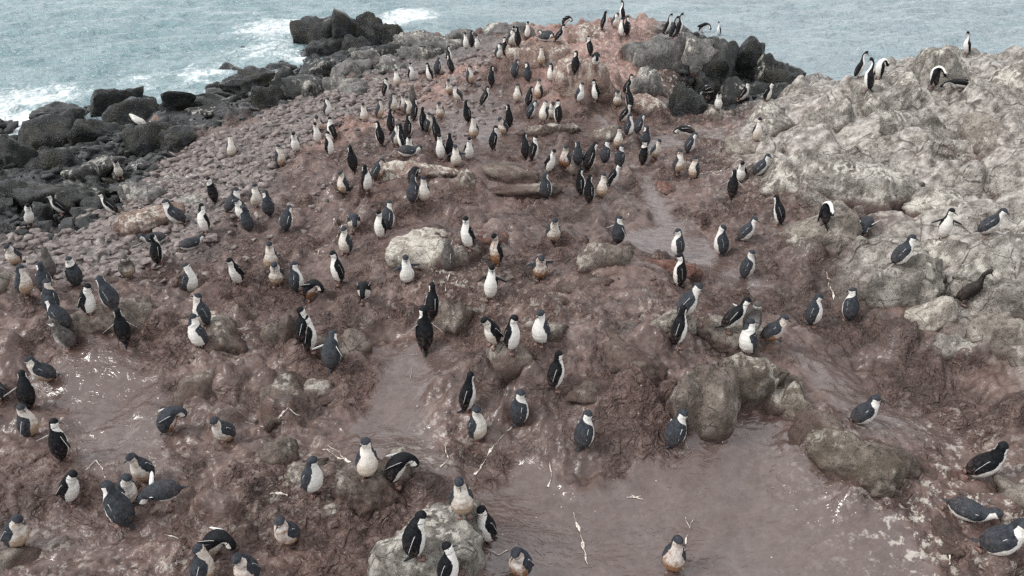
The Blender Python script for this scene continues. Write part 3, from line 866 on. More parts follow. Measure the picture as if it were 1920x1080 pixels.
# ------------------------------------------------------------------ sea
def build_sea():
    NY, NX = 480, 520
    yy = np.exp(np.linspace(math.log(16.0), math.log(150.0), NY))
    s = np.linspace(-1, 1, NX)
    Yg = np.repeat(yy[:, None], NX, 1)
    Xg = s[None, :] * (.85 * Yg + 5)
    x, y = Xg.ravel(), Yg.ravel()
    near = sstep(150, 90, y)
    rx, ry = x * .96 + y * .28, -x * .28 + y * .96
    ch = lambda a: 1 - np.abs(a)
    w = .15 * ch(perlin2(rx * .16, ry * .48, 71) * 1.5) + .10 * ch(perlin2(rx * .42 + 3, ry * 1.0, 72) * 1.4) + .05 * ch(perlin2(rx * 1.1, ry * 2.2, 73) * 1.3) + .02 * perlin2(rx * 3, ry * 5.5, 74)
    right = sstep(-2, 8, x)
    w = w * 1.3
    z = SEA_Z - .18 + w * near
    zg = zbase(x, y)
    foam = sstep(-3.6, -2.1, zg) * .5 * (1 - .6 * right)
    for px, py, r_, a in ((520, 55, 3.0, .75), (495, 95, 2.6, .7), (555, 110, 1.6, .7), (60, 190, 2.4, .75), (20, 235, 1.8, .9), (90, 160, 1.4, .5), (150, 185, 1.6, .5), (270, 150, 1.8, .6), (385, 140, 1.6, .75), (770, 32, 1.8, .85), (745, 42, 1.2, .8), (470, 30, 2.2, .5), (360, 30, 4, .25), (1512, 160, 1.0, .6)):
        q = P(px, py, SEA_Z)
        foam = np.maximum(foam, a * np.exp(-(((x - q.x) / 1.3) ** 2 + ((y - q.y) / 1.5) ** 2) / (r_ * r_)))
    crest = sstep(.27, .38, w)
    foam = np.maximum(foam, .34 * crest)
    teal = sstep(6, -14, x) * .9 + .05
    i = (np.arange(NY - 1)[:, None] * NX + np.arange(NX - 1)[None, :]).ravel()
    faces = np.stack([i, i + 1, i + NX + 1, i + NX], 1)
    v = np.stack([x, y, z], 1)
    # the open sea runs on to the horizon
    n0 = len(v)
    ends = np.array([[-5000, 150, SEA_Z - .18], [-132.5, 150, SEA_Z - .18], [132.5, 150, SEA_Z - .18], [5000, 150, SEA_Z - .18], [5000, 5000, SEA_Z - .18], [-5000, 5000, SEA_Z - .18],
                     [-5000, 16, SEA_Z - .18], [-18.6, 16, SEA_Z - .18], [18.6, 16, SEA_Z - .18], [5000, 16, SEA_Z - .18]])
    v = np.r_[v, ends]
    ex = np.array([[n0, n0 + 3, n0 + 4, n0 + 5], [n0 + 6, n0 + 7, n0 + 1, n0], [n0 + 8, n0 + 9, n0 + 3, n0 + 2]])
    faces = np.r_[faces, ex]
    z10 = np.zeros(10)
    ob = add_mesh('sea', v, faces, M['sea'], attrs={'foam': np.r_[foam, z10], 'teal': np.r_[teal, z10 + .4]})
    tag(ob, kind='structure', label='pale grey-green sea with foam along the rocks')
build_sea()
all_rocks()
wq = on_base(258, 243)
p_, f_ = rock_shape(4, 991, 5, 5, .03)
ang = R(-28)
v_ = p_ * np.array([.33, .15, .13])
v_[:, 2] += -v_[:, 0] * .35
o_ = add_mesh('white_stone', np.stack([v_[:, 0] * math.cos(ang) - v_[:, 1] * math.sin(ang), v_[:, 0] * math.sin(ang) + v_[:, 1] * math.cos(ang), v_[:, 2]], 1), f_, M['driftwhite'], attrs={'mud': np.zeros(len(v_))})
o_.location = wq + Vector((0, 0, .34))
tag(o_, 'smooth oblong white block tilted on the black shore rocks', 'stone')
# --- loose stones: single ones are parts of the ground, the rest one mass
def stone_mesh(seed):
    rs = np.random.RandomState(seed)
    bm = bmesh.new()
    for _ in range(13):
        q = rs.normal(size=3); q /= np.linalg.norm(q)
        bm.verts.new(q * np.array([1, rs.uniform(.6, .85), rs.uniform(.35, .55)]))
    r_ = bmesh.ops.convex_hull(bm, input=bm.verts)
    junk = [g for g in r_['geom_interior'] if isinstance(g, bmesh.types.BMVert)]
    bmesh.ops.delete(bm, geom=junk, context='VERTS')
    bm.verts.index_update()
    v = np.array([q.co[:] for q in bm.verts]); f = np.array([[a.index for a in q.verts] for q in bm.faces])
    bm.free()
    return v, f
STM = [stone_mesh(300 + i) for i in range(14)]
def stone_material():
    b = NB('loose_stones')
    p = b.pos()
    n = b.noise(p, 5.5, 1); n2 = b.noise(p, 9, 5, .7); n3 = b.noise(p, 45, 3)
    c = b.ramp(n2, [(.3, (.07, .057, .054)), (.5, (.165, .137, .128)), (.75, (.42, .365, .345))])
    c = b.mix(b.mr(n, .45, .65, 0, .5), c, (.16, .122, .110))
    c = b.mix(b.mr(n, .48, .32, 0, .6), c, (.055, .05, .05))
    nb = b.bump(n3, .5, .01)
    return b.fin(c, .68, nb)
M['stone'] = stone_material()
M['darkstone'] = rock_material('dark_shingle', (.012, .013, .014), (.04, .042, .043), (.12, .12, .118), .2, .5)

rsn = np.random.RandomState(5)
def scatter(poly_px, n, smin, smax, zlim=-2.0):
    poly = base_poly(poly_px)
    xs = [a for a, _ in poly]; ys = [b_ for _, b_ in poly]
    out = []
    x = rsn.uniform(min(xs), max(xs), n * 4); y = rsn.uniform(min(ys), max(ys), n * 4)
    ok = in_poly(x, y, poly, .01) > .5
    x, y = x[ok][:n], y[ok][:n]
    z = zground(x, y)
    s = smin + (smax - smin) * rsn.uniform(0, 1, len(x)) ** 3.0
    return [(a, b_, c_, s_) for a, b_, c_, s_ in zip(x, y, z, s) if c_ > zlim]
S_ = scatter([(-60, 540), (40, 430), (230, 390), (320, 285), (440, 248), (560, 190), (700, 150), (770, 170), (650, 230), (540, 300), (460, 390), (410, 450), (310, 510), (150, 545)], 5600, .02, .19)
S_ += scatter([(300, 520), (430, 430), (520, 310), (650, 230), (790, 170), (900, 120), (960, 200), (760, 330), (600, 420), (420, 540), (250, 560)], 1100, .02, .12)
S_ += scatter([(560, 200), (760, 130), (960, 85), (960, 110), (800, 180), (620, 240)], 900, .04, .2)
S2 = scatter([(-60, 470), (-60, 260), (160, 215), (330, 250), (300, 320), (220, 400), (80, 450)], 1500, .07, .35, -2.1)
S2 += scatter([(1270, 100), (1380, 80), (1480, 140), (1420, 205), (1290, 225)], 500, .06, .3, -2.1)
S2 += scatter([(330, 250), (560, 130), (760, 90), (880, 70), (760, 120), (580, 190), (400, 250)], 600, .07, .32, -2.1)
S3 = scatter([(100, 560), (480, 440), (760, 220), (1180, 200), (1450, 330), (1500, 560), (1880, 850), (1880, 1060), (1700, 900), (1500, 650), (1200, 620), (700, 600), (480, 800), (480, 1080), (60, 1080)], 1500, .012, .05)
def place_stone(s):
    v, f = STM[rsn.randint(len(STM))]
    a = rsn.uniform(0, 6.28); t = rsn.normal(0, .22, 2)
    M3 = (Matrix.Rotation(a, 3, 'Z') @ Matrix.Rotation(t[0], 3, 'X') @ Matrix.Rotation(t[1], 3, 'Y'))
    return v, f, M3
def stones(lst, mat, ntop, name, label):
    # the ones that show largest in the picture are parts of the ground
    lst = sorted(lst, key=lambda s: -s[3] / project((s[0], s[1], s[2]))[2])
    mes = []
    for i, (v, f) in enumerate(STM):
        me = bpy.data.meshes.new('stone')
        me.from_pydata([tuple(a) for a in v], [], [tuple(int(c_) for c_ in a) for a in f])
        me.materials.append(M[mat])
        at = me.attributes.new('mud', 'FLOAT', 'POINT')
        mes.append(me)
    for (x, y, z, s) in lst[:ntop]:
        i = rsn.randint(len(STM))
        o = bpy.data.objects.new('stone', mes[i])
        o.location = (x, y, z + s * .1)
        o.rotation_euler = (rsn.normal(0, .2), rsn.normal(0, .2), rsn.uniform(0, 6.28))
        o.scale = (s, s * rsn.uniform(.8, 1.1), s * rsn.uniform(.7, 1.2))
        COL.objects.link(o)
        o.parent = ground
    V, F, n0 = [], [], 0
    for (x, y, z, s) in lst[ntop:]:
        v, f, m3 = place_stone(s)
        w = (np.array(m3) @ (v * s).T).T + np.array([x, y, z + s * .1])
        V.append(w); F.append(f + n0); n0 += len(w)
    if V:
        o = add_mesh(name, np.concatenate(V), np.concatenate(F), M[mat], None, False, {'mud': np.zeros(n0)})
        tag(o, label, name, None, 'stuff')
stones(S_, 'stone', 190, 'shingle', 'loose grey and pinkish stones covering the slope above the black shore')
stones(S2, 'darkstone', 100, 'rubble', 'loose dark stones between the black shore rocks')
M['mudclod'] = rock_material('mud_clods', (.05, .035, .032), (.12, .085, .076), (.21, .16, .145), .15, .6)
_k = masks(np.array([s[0] for s in S3]), np.array([s[1] for s in S3]))[0]
S3 = [s for s, q in zip(S3, _k) if q < .3]
stones(S3, 'mudclod', 0, 'mud_clods', 'small clods and pebbles strewn over the trampled mud')

# --- white squirts of droppings on the mud
def guano_material():
    b = NB('dried_droppings')
    p = b.pos()
    return b.fin(b.mix(b.mr(b.noise(p, 38, 4, .7), .52, .40), (.66, .61, .54), (.20, .15, .13)), .75)
M['guano'] = guano_material()
def streak(pts, w=.012, seed=0):
    rs = random.Random(seed)
    pw = []
    for (a, c_) in pts:
        q = on_base(a, c_); pw.append(q.xy)
    dense = []
    for i in range(len(pw) - 1):
        L_ = (pw[i + 1] - pw[i]).length; k = max(3, int(L_ / .02))
        for j in range(k):
            dense.append(pw[i].lerp(pw[i + 1], j / k))
    dense.append(pw[-1])
    xs = np.array([d.x for d in dense]); ys = np.array([d.y for d in dense])
    xs += .015 * perlin2(xs * 9, ys * 9, seed); ys += .015 * perlin2(xs * 9 + 5, ys * 9, seed + 1)
    n = len(xs)
    tx, ty = np.gradient(xs), np.gradient(ys)
    l = np.hypot(tx, ty) + 1e-9
    nx, ny = -ty / l, tx / l
    u = np.linspace(0, 1, n)
    ww = w * .62 * np.maximum(.12, .35 + 1.3 * perlin2(u * n * .16, u * 0 + seed, 7)) * (.6 + .7 * u)
    V = []
    for sgn in (-1, 1):
        x, y = xs + sgn * nx * ww, ys + sgn * ny * ww
        V.append(np.stack([x, y, zground(x, y, True) + .010], 1))
    mid = np.stack([xs, ys, zground(xs, ys, True) + .016], 1)
    v = np.concatenate([V[0], mid, V[1]])
    i = np.arange(n - 1)
    f = np.r_[np.stack([i, i + 1, i + n + 1, i + n], 1), np.stack([i + n, i + n + 1, i + 2 * n + 1, i + 2 * n], 1)]
    add_mesh('droppings_streak', v, f, M['guano'], ground)
for k, (pts, w) in enumerate([([(965, 815), (930, 850), (890, 905)], .022), ([(1075, 968), (1090, 1015), (1102, 1062)], .03), ([(835, 850), (842, 880), (828, 895)], .018), ([(460, 797), (520, 800), (565, 796)], .016),
        ([(605, 852), (640, 870), (660, 882)], .02), ([(612, 850), (640, 862), (655, 880)], .012), ([(595, 480), (620, 455), (645, 430)], .014), ([(690, 415), (650, 430), (625, 425)], .016), ([(1175, 945), (1200, 942)], .014), ([(1183, 940), (1205, 948)], .01),
        ([(1030, 885), (1034, 908), (1028, 925)], .02), ([(1325, 822), (1335, 848), (1350, 862)], .012), ([(1282, 980), (1292, 1000), (1285, 1025)], .012), ([(1292, 1000), (1302, 978)], .01), ([(900, 1050), (920, 1055), (935, 1063), (955, 1048)], .014), ([(1548, 520), (1556, 555), (1560, 575)], .02),
        ([(1385, 560), (1400, 548), (1412, 535)], .012), ([(775, 700), (770, 722)], .012), ([(160, 885), (185, 870), (200, 900)], .014), ([(310, 1010), (335, 1015)], .025), ([(50, 500), (60, 512)], .02), ([(510, 940), (540, 937)], .03), ([(845, 530), (835, 560)], .016), ([(860, 530), (856, 555)], .014), ([(960, 330), (1000, 345), (1015, 352)], .012), ([(1300, 328), (1345, 330), (1390, 312)], .016), ([(1335, 335), (1350, 340)], .014), ([(1280, 860), (1290, 880)], .01), ([(1755, 1010), (1775, 1045), (1778, 1075)], .02), ([(985, 400), (1010, 380)], .014), ([(800, 1000), (812, 1015)], .012)]):
    streak(pts, w, k + 1)

# ------------------------------------------------------------------ birds
def bird_material(name, dark, dark2, rough=.5, speck=0.0, fluff=.3):
    b = NB(name)
    o = b.obj()
    dk, low = b.attr('dark'), b.attr('low')
    oi = b.n('ShaderNodeObjectInfo')
    rnd = oi.outputs['Random']
    off = b.n('ShaderNodeVectorMath', operation='ADD')
    b.t.links.new(o, off.inputs[0])
    cmb = b.n('ShaderNodeCombineXYZ')
    b.t.links.new(b.math('MULTIPLY', rnd, 37.0), cmb.inputs[0])
    b.t.links.new(cmb.outputs[0], off.inputs[1])
    v = off.outputs[0]
    n4 = b.noise(v, 24, 5, .7)
    n1 = b.noise(v, 14, 4, .6); n2 = b.noise(b.scale(v, (60, 60, 22)), 1.0, 4, .65)
    back = b.mix(b.mr(n1, .35, .65), dark, dark2)
    back = b.mix(b.math('MULTIPLY', b.mr(n2, .48, .66), .55), back, tuple(1.8 * c + .008 for c in dark2))
    # mud on rump and lower back
    back = b.mix(b.math('MULTIPLY', b.math('MULTIPLY', low, b.mr(n4, .47, .6)), .7), back, (.12, .085, .075))
    white = (.76, .755, .73)
    dirt = b.mr(b.math('ADD', b.math('MULTIPLY', low, .8), b.math('ADD', b.math('MULTIPLY', b.math('SUBTRACT', n1, .5), 1.6), b.math('MULTIPLY', b.math('SUBTRACT', n4, .5), 1.2))), -.15, .5)
    am = b.math('MULTIPLY', b.math('ADD', b.math('MULTIPLY', dirt, .65), .35), oi.outputs['Alpha'])
    belly = b.mix(am, white, oi.outputs['Color'])
    belly = b.mix(b.math('MULTIPLY', b.mr(n2, .5, .3), .35), belly, (.33, .30, .27))
    edge = b.mr(b.math('ADD', dk, b.math('MULTIPLY', b.math('SUBTRACT', n2, .5), .30)), .38, .62)
    col = b.mix(edge, belly, back)
    nb = b.bump(n2, .6 + fluff * .5, .011)
    return b.fin(col, rough, nb, .1)
M['adult'] = bird_material('penguin_plumage', (.005, .0053, .0062), (.010, .011, .0135), .48)
M['chick'] = bird_material('fledgling_plumage', (.022, .025, .030), (.040, .045, .053), .6, 0, .6)
M['down'] = bird_material('grey_down', (.055, .050, .047), (.105, .096, .09), .85, 0, 1.0)
M['shag'] = bird_material('cormorant_plumage', (.005, .0053, .0062), (.010, .011, .0135), .45)
M['brownshag'] = bird_material('young_cormorant_plumage', (.018, .016, .015), (.035, .031, .028), .6)
M['beak'] = NB('beak_horn').fin((.02, .018, .018), .4)
M['shagbeak'] = NB('cormorant_beak').fin((.10, .085, .07), .4)
M['foot'] = NB('bird_foot').fin((.17, .10, .085), .6)
M['darkfoot'] = NB('cormorant_foot').fin((.17, .115, .11), .6)
M['eye'] = NB('bird_eye').fin((.012, .006, .005), .15)
M['blueeye'] = NB('cormorant_eye').fin((.04, .09, .22), .15)

def pl(u, pts):
    return np.interp(u, [a for a, _ in pts], [b_ for _, b_ in pts])

PROF = {
    'A': dict(L=.650, rx=[(0, .010), (.03, .050), (.10, .088), (.22, .115), (.38, .124), (.52, .113), (.62, .091), (.70, .067), (.765, .055), (.82, .054), (.88, .056), (.93, .050), (.97, .034), (1, .004)],
              ry=[(0, .010), (.03, .048), (.10, .086), (.22, .115), (.38, .122), (.52, .108), (.62, .086), (.70, .066), (.765, .057), (.82, .060), (.88, .064), (.93, .058), (.97, .040), (1, .004)]),
    'C': dict(L=.600, rx=[(0, .012), (.03, .062), (.10, .105), (.22, .134), (.38, .140), (.52, .122), (.62, .100), (.70, .077), (.765, .063), (.82, .060), (.88, .061), (.93, .055), (.97, .038), (1, .004)],
              ry=[(0, .012), (.03, .060), (.10, .102), (.22, .132), (.38, .136), (.52, .116), (.62, .094), (.70, .074), (.765, .064), (.82, .066), (.88, .069), (.93, .062), (.97, .042), (1, .004)]),
    'S': dict(L=.760, rx=[(0, .008), (.04, .045), (.12, .080), (.24, .102), (.38, .106), (.50, .088), (.58, .060), (.66, .041), (.76, .034), (.84, .033), (.89, .038), (.94, .037), (.98, .024), (1, .004)],
              ry=[(0, .008), (.04, .045), (.12, .082), (.24, .106), (.38, .108), (.50, .088), (.58, .060), (.66, .042), (.76, .036), (.84, .036), (.89, .042), (.94, .042), (.98, .026), (1, .004)]),
}
PROF['D'] = PROF['C']; PROF['J'] = PROF['S']
# direction of the backbone (degrees forward of upright) along the body, and the turn of the head
POSE = {
    's': ([(0, -14), (.2, 2), (.5, 9), (.66, 2), (.8, 2), (.9, 8), (1, 8)], 0),
    'l': ([(0, -14), (.2, 2), (.5, 8), (.66, 0), (.8, 2), (1, 5)], 62),
    'a': ([(0, -12), (.2, 5), (.5, 14), (.66, 4), (.8, -4), (1, -2)], 28),
    'e': ([(0, -10), (.2, 6), (.5, 18), (.66, 22), (.8, 12), (1, 14)], -38),
    'g': ([(0, -18), (.2, -3), (.5, 4), (.66, -4), (.8, 10), (1, 22)], 15),
    'r': ([(0, -14), (.2, 2), (.5, 8), (.66, 0), (.8, 2), (1, 5)], -62),
    'h': ([(0, -10), (.2, 4), (.5, 16), (.68, 30), (.8, 25), (.9, 22), (1, 20)], 0),
    'u': ([(0, -16), (.2, 0), (.5, 8), (.68, 4), (.82, -22), (.9, -40), (1, -48)], 0),
    'n': ([(0, 10), (.2, 26), (.5, 30), (.66, 18), (.8, 6), (1, 12)], 0),
    'b': ([(0, 60), (.2, 72), (.5, 86), (.66, 108), (.8, 138), (1, 150)], 0),
    'p': ([(0, 72), (.2, 86), (.5, 88), (.66, 66), (.8, 48), (.9, 40), (1, 40)], 0),
    'd': ([(0, -2), (.2, 12), (.5, 42), (.64, 82), (.78, 132), (.9, 160), (1, 165)], 0),
    'k': ([(0, -12), (.2, 4), (.5, 10), (.66, -8), (.8, -6), (.9, 10), (1, 25)], 150),
    't': ([(0, 22), (.2, 36), (.5, 34), (.66, 12), (.8, 2), (1, 8)], 0),
    'v': ([(0, 22), (.2, 36), (.5, 36), (.66, 16), (.8, 6), (1, 8)], 75),
}
SPOSE = {
    's': ([(0, 10), (.2, 18), (.45, 14), (.6, -8), (.76, 2), (.86, 30), (1, 55)], 0),
    'l': ([(0, 10), (.2, 18), (.45, 14), (.6, -8), (.76, 2), (.86, 25), (1, 45)], 75),
    'k': ([(0, 8), (.2, 14), (.45, 8), (.56, -30), (.66, -95), (.8, -150), (1, -165)], 0),
    'd': ([(0, 20), (.2, 34), (.45, 60), (.6, 95), (.76, 150), (1, 175)], 0),
    'b': ([(0, 62), (.2, 70), (.45, 84), (.6, 90), (.76, 120), (1, 140)], 0),
    'n': ([(0, 28), (.2, 36), (.45, 30), (.6, 2), (.76, 4), (.86, 30), (1, 60)], 0),
}

def bird_shape(kind, pose):
    pr = PROF[kind]
    shag = kind in 'SJ'
    ph_pts, yaw = (SPOSE if shag else POSE)[pose]
    u = np.r_[np.linspace(0, .12, 7)[:-1], np.linspace(.12, .62, 17)[:-1], np.linspace(.62, 1, 27)]
    NS = 32
    ph = np.radians(pl(u, ph_pts))
    for _ in range(2):
        ph[1:-1] = .25 * ph[:-2] + .5 * ph[1:-1] + .25 * ph[2:]
    tw = np.radians(yaw) * sstep(.60, .80, u)
    L = pr['L']
    if pose in ('h', 't', 'v') and not shag: L = L * .93
    slim = .98 if kind == 'A' else 1.0
    rx, ry = pl(u, pr['rx']) * slim, pl(u, pr['ry']) * slim
    if pose in ('h', 'k', 'v', 't') and not shag:       # neck drawn in
        k = np.exp(-((u - .74) / .07) ** 2); rx = rx * (1 + .22 * k); ry = ry * (1 + .22 * k)
    du = np.diff(u)
    pm = .5 * (ph[1:] + ph[:-1])
    cx = np.r_[0, np.cumsum(np.sin(pm) * du * L)]
    cz = np.r_[0, np.cumsum(np.cos(pm) * du * L)]
    th = np.linspace(0, 2 * math.pi, NS, endpoint=False)
    NX, NZ = np.cos(ph), -np.sin(ph)
    fr = {}
    hb = .012 * sstep(.78, .88, u)
    V = np.empty((len(u), NS, 3)); 
    for i in range(len(u)):
        ct, stt = math.cos(tw[i]), math.sin(tw[i])
        N = np.array([NX[i] * ct, stt, NZ[i] * ct]); Bv = np.array([-NX[i] * stt, ct, -NZ[i] * stt])
        T = np.array([math.sin(ph[i]), 0, math.cos(ph[i])])
        c = np.array([cx[i], 0, cz[i]]) + N * hb[i]
        rr = ry[i] * np.cos(th); 
        front = np.where(np.cos(th) > 0, 1.06 if .08 < u[i] < .55 else 1.0, .94 if .08 < u[i] < .6 else 1.0)
        V[i] = c + np.outer(rr * front, N) + np.outer(rx[i] * np.sin(th), Bv)
        fr[i] = (c, N, Bv, T, rx[i], ry[i])
    if kind == 'D':
        f = V.reshape(-1, 3); V = (f + .010 * np.stack([perlin3(f * 38 + 3 * j, j) for j in range(3)], 1)).reshape(V.shape)
    elif kind == 'C':
        f = V.reshape(-1, 3); k = (1 - sstep(.5, .75, np.repeat(u, NS)))[:, None]
        V = (f + .006 * k * np.stack([perlin3(f * 30 + 3 * j, j) for j in range(3)], 1)).reshape(V.shape)
    al = np.degrees(np.abs((th + math.pi) % (2 * math.pi) - math.pi))
    U, A = np.meshgrid(u, al, indexing='ij')
    soft = 7.0
    if shag:
        ab = pl(U, [(0, 95), (.15, 82), (.4, 74), (.52, 60), (.6, 70), (.7, 88), (.85, 96), (.9, 78), (1, 60)])
        dark = sstep(ab - soft, ab + soft, A)
        dark = np.maximum(dark, sstep(.885, .905, U) * sstep(30, 50, A))
        dark = np.maximum(dark, sstep(.93, .95, U))
    else:
        ab = pl(U, [(0, 110), (.06, 88), (.2, 76), (.4, 70), (.52, 58), (.60, 52), (.68, 66), (.74, 96), (.79, 116), (.9, 122), (1, 122)])
        dark = sstep(ab - soft, ab + soft, A)
        dark = np.maximum(dark, sstep(.895, .915, U + .012 * np.cos(np.radians(A))))
        strap = np.exp(-((U - .795 - .015 * np.cos(np.radians(A))) / .008) ** 2) * sstep(28, 42, A)
        if kind == 'A': dark = np.maximum(dark, strap)
        if kind == 'C':
            dark = np.maximum(dark, .35 * strap)
            dark = np.maximum(dark, .46 * sstep(.85, .88, U) * sstep(10, 30, A) * (A < 80))
    if kind == 'D': dark = np.maximum(dark, .62 + 0 * dark) * (1 - .35 * sstep(60, 30, A) * sstep(.75, .3, U)) * (1 - .5 * sstep(.78, .84, U) * sstep(100, 60, A) * sstep(.93, .9, U))
    if kind == 'J': dark = np.ones_like(dark)
    low = sstep(.56, .08, U)
    i = np.arange(len(u) - 1)[:, None] * NS + np.arange(NS)[None, :]
    j = np.arange(len(u) - 1)[:, None] * NS + (np.arange(NS)[None, :] + 1) % NS
    F = np.stack([i, j, j + NS, i + NS], -1).reshape(-1, 4)
    lie = pose == 'p' or pose in 'tv'
    lift = (.0 if lie else .035)
    if pose == 'b': lift = .16
    if pose == 'd': lift = .07
    if shag: lift = .05 if pose != 'b' else .03
    vv = V.reshape(-1, 3)
    dz = lift - vv[:, 2].min() if pose not in ('b', 'd') or shag else None
    if dz is None:
        k = (u < .45)
        dz = lift - V[k].reshape(-1, 3)[:, 2].min()
    # feet stand under the middle of the lower body
    x0 = float(np.interp(.22 if not lie else .1, u, cx)) + (.02 if not lie else -.02)
    sh = np.array([-x0 + .015, 0, dz])
    def frame(t):
        k = int(np.argmin(np.abs(u - t))); c, N, Bv, T, a, b_ = fr[k]
        return c + sh, N, Bv, T, a, b_
    return vv + sh, F, dark.ravel(), low.ravel(), frame, lie

def flat_limb(length, w0, w1, thick, n=7, bend=0.0, nose=.35):
    """a flat tapering limb hanging along -Z from the origin, broad along X"""
    V, D = [], []
    NSg = 8
    for i in range(n + 1):
        t = i / n
        w = (w0 + (w1 - w0) * t) * (1 - .55 * max(0, (t - .75) / .25) ** 2) * (.75 + .25 * min(1, t * 4)) * .5
        th_ = thick * (1 - .6 * t) * .5
        if i == n: w *= nose; th_ *= .5
        for k in range(NSg):
            a = 2 * math.pi * k / NSg
            V.append((w * math.cos(a) - .25 * w0 * t * t - bend * t * t, th_ * math.sin(a), -length * t))
            D.append(1.0 if (math.sin(a) > -.5 and math.cos(a) > -.95) else 0.25)
    F = []
    for i in range(n):
        for k in range(NSg):
            a, b_ = i * NSg + k, i * NSg + (k + 1) % NSg
            F.append((a, b_, b_ + NSg, a + NSg))
    F.append(tuple(range(NSg - 1, -1, -1))); F.append(tuple(n * NSg + k for k in range(NSg)))
    return V, F, D

def mesh_of(name, V, F, mat, attrs=None):
    me = bpy.data.meshes.new(name)
    me.from_pydata([tuple(map(float, v)) for v in V], [], [tuple(int(a) for a in f) for f in F])
    me.polygons.foreach_set('use_smooth', np.ones(len(me.polygons), dtype=bool))
    for k, v in (attrs or {}).items():
        at = me.attributes.new(k, 'FLOAT', 'POINT'); at.data.foreach_set('value', np.asarray(v, dtype=np.float32))
    me.materials.append(mat)
    me.update()
    return me

def limb_mesh(name, mat, mirror, *a, **k):
    V, F, D = flat_limb(*a, **k)
    if mirror:
        V = [(x, -y, z) for x, y, z in V]; F = [tuple(reversed(f)) for f in F]
    return mesh_of(name, V, F, mat, {'dark': D, 'low': [0.0] * len(D)})

def beak_mesh(mat, L, r, hook):
    V, F = [], []
    n, k = 5, 7
    for i in range(n + 1):
        t = i / n
        rr = r * (1 - .82 * t ** 1.2)
        for q in range(k):
            a = 2 * math.pi * q / k
            V.append((L * t - .2 * r, rr * .75 * math.cos(a), rr * math.sin(a) - hook * max(0, t - .65) ** 2 * 8 * L - .05 * L * t))
    for i in range(n):
        for q in range(k):
            a, b_ = i * k + q, i * k + (q + 1) % k
            F.append((a, b_, b_ + k, a + k))
    F.append(tuple(n * k + q for q in range(k)))
    return mesh_of('beak', V, F, mat)

def foot_mesh(mat, s=1.0):
    V, F = [], []
    def prism(pts, z0, z1):
        n0 = len(V); n = len(pts)
        V.extend([(x * s, y * s, z0) for x, y in pts]); V.extend([(x * s, y * s, z1) for x, y in pts])
        F.append(tuple(n0 + n + i for i in range(n))); F.append(tuple(n0 + i for i in range(n - 1, -1, -1)))
        for i in range(n): F.append((n0 + i, n0 + (i + 1) % n, n0 + n + (i + 1) % n, n0 + n + i))
    prism([(-.03, -.012), (.0, -.02), (.05, -.036), (.056, -.028), (.045, -.012), (.07, -.006), (.07, .006), (.045, .012), (.056, .028), (.05, .036), (.0, .02), (-.03, .012)], -.03, .012)
    prism([(-.026, -.013), (.010, -.015), (.014, 0), (.010, .015), (-.026, .013)], .010, .075)
    me = mesh_of('foot', V, F, mat)
    return me
def sphere_mesh(mat, r):
    d, f = ico(2)
    return mesh_of('eye', d * r, f, mat)

LIMB = {}
for kd, mt in (('A', 'adult'), ('C', 'chick'), ('D', 'down')):
    a = (.215, .062, .040, .016) if kd == 'A' else (.185, .064, .044, .02)
    LIMB[kd] = [limb_mesh('flipper', M[mt], mir, *a) for mir in (False, True)]
for kd, mt in (('S', 'shag'), ('J', 'brownshag')):
    V = [limb_mesh('wing', M[mt], mir, .34, .12, .05, .035, bend=-.02) for mir in (False, True)]
    for me in V:
        me.attributes['dark'].data.foreach_set('value', np.ones(len(me.vertices), dtype=np.float32))
    LIMB[kd] = V
TAIL = {kd: limb_mesh('tail', M[mt], False, ln, .07, .02, .02) for kd, mt, ln in (('A', 'adult', .13), ('C', 'chick', .10), ('D', 'down', .06), ('S', 'shag', .17), ('J', 'brownshag', .17))}
for me in TAIL.values():
    me.attributes['dark'].data.foreach_set('value', np.ones(len(me.vertices), dtype=np.float32))
BEAK = {'A': beak_mesh(M['beak'], .068, .016, .3), 'C': beak_mesh(M['beak'], .062, .016, .3), 'D': beak_mesh(M['beak'], .042, .013, .3),
        'S': beak_mesh(M['shagbeak'], .075, .013, .2), 'J': beak_mesh(M['shagbeak'], .075, .013, .2)}
FOOT = {'A': foot_mesh(M['foot'], .85), 'C': foot_mesh(M['foot'], .8), 'D': foot_mesh(M['foot'], .9), 'S': foot_mesh(M['darkfoot'], 1.1), 'J': foot_mesh(M['darkfoot'], 1.1)}
EYE = {'A': sphere_mesh(M['eye'], .007), 'C': sphere_mesh(M['eye'], .007), 'D': sphere_mesh(M['eye'], .007), 'S': sphere_mesh(M['blueeye'], .007), 'J': sphere_mesh(M['eye'], .006)}
BODYMAT = {'A': 'adult', 'C': 'chick', 'D': 'down', 'S': 'shag', 'J': 'brownshag'}

def mat_from(c, X, Y, Z):
    m = Matrix.Identity(4)
    for r in range(3):
        m[r][0], m[r][1], m[r][2], m[r][3] = float(X[r]), float(Y[r]), float(Z[r]), float(c[r])
    return m

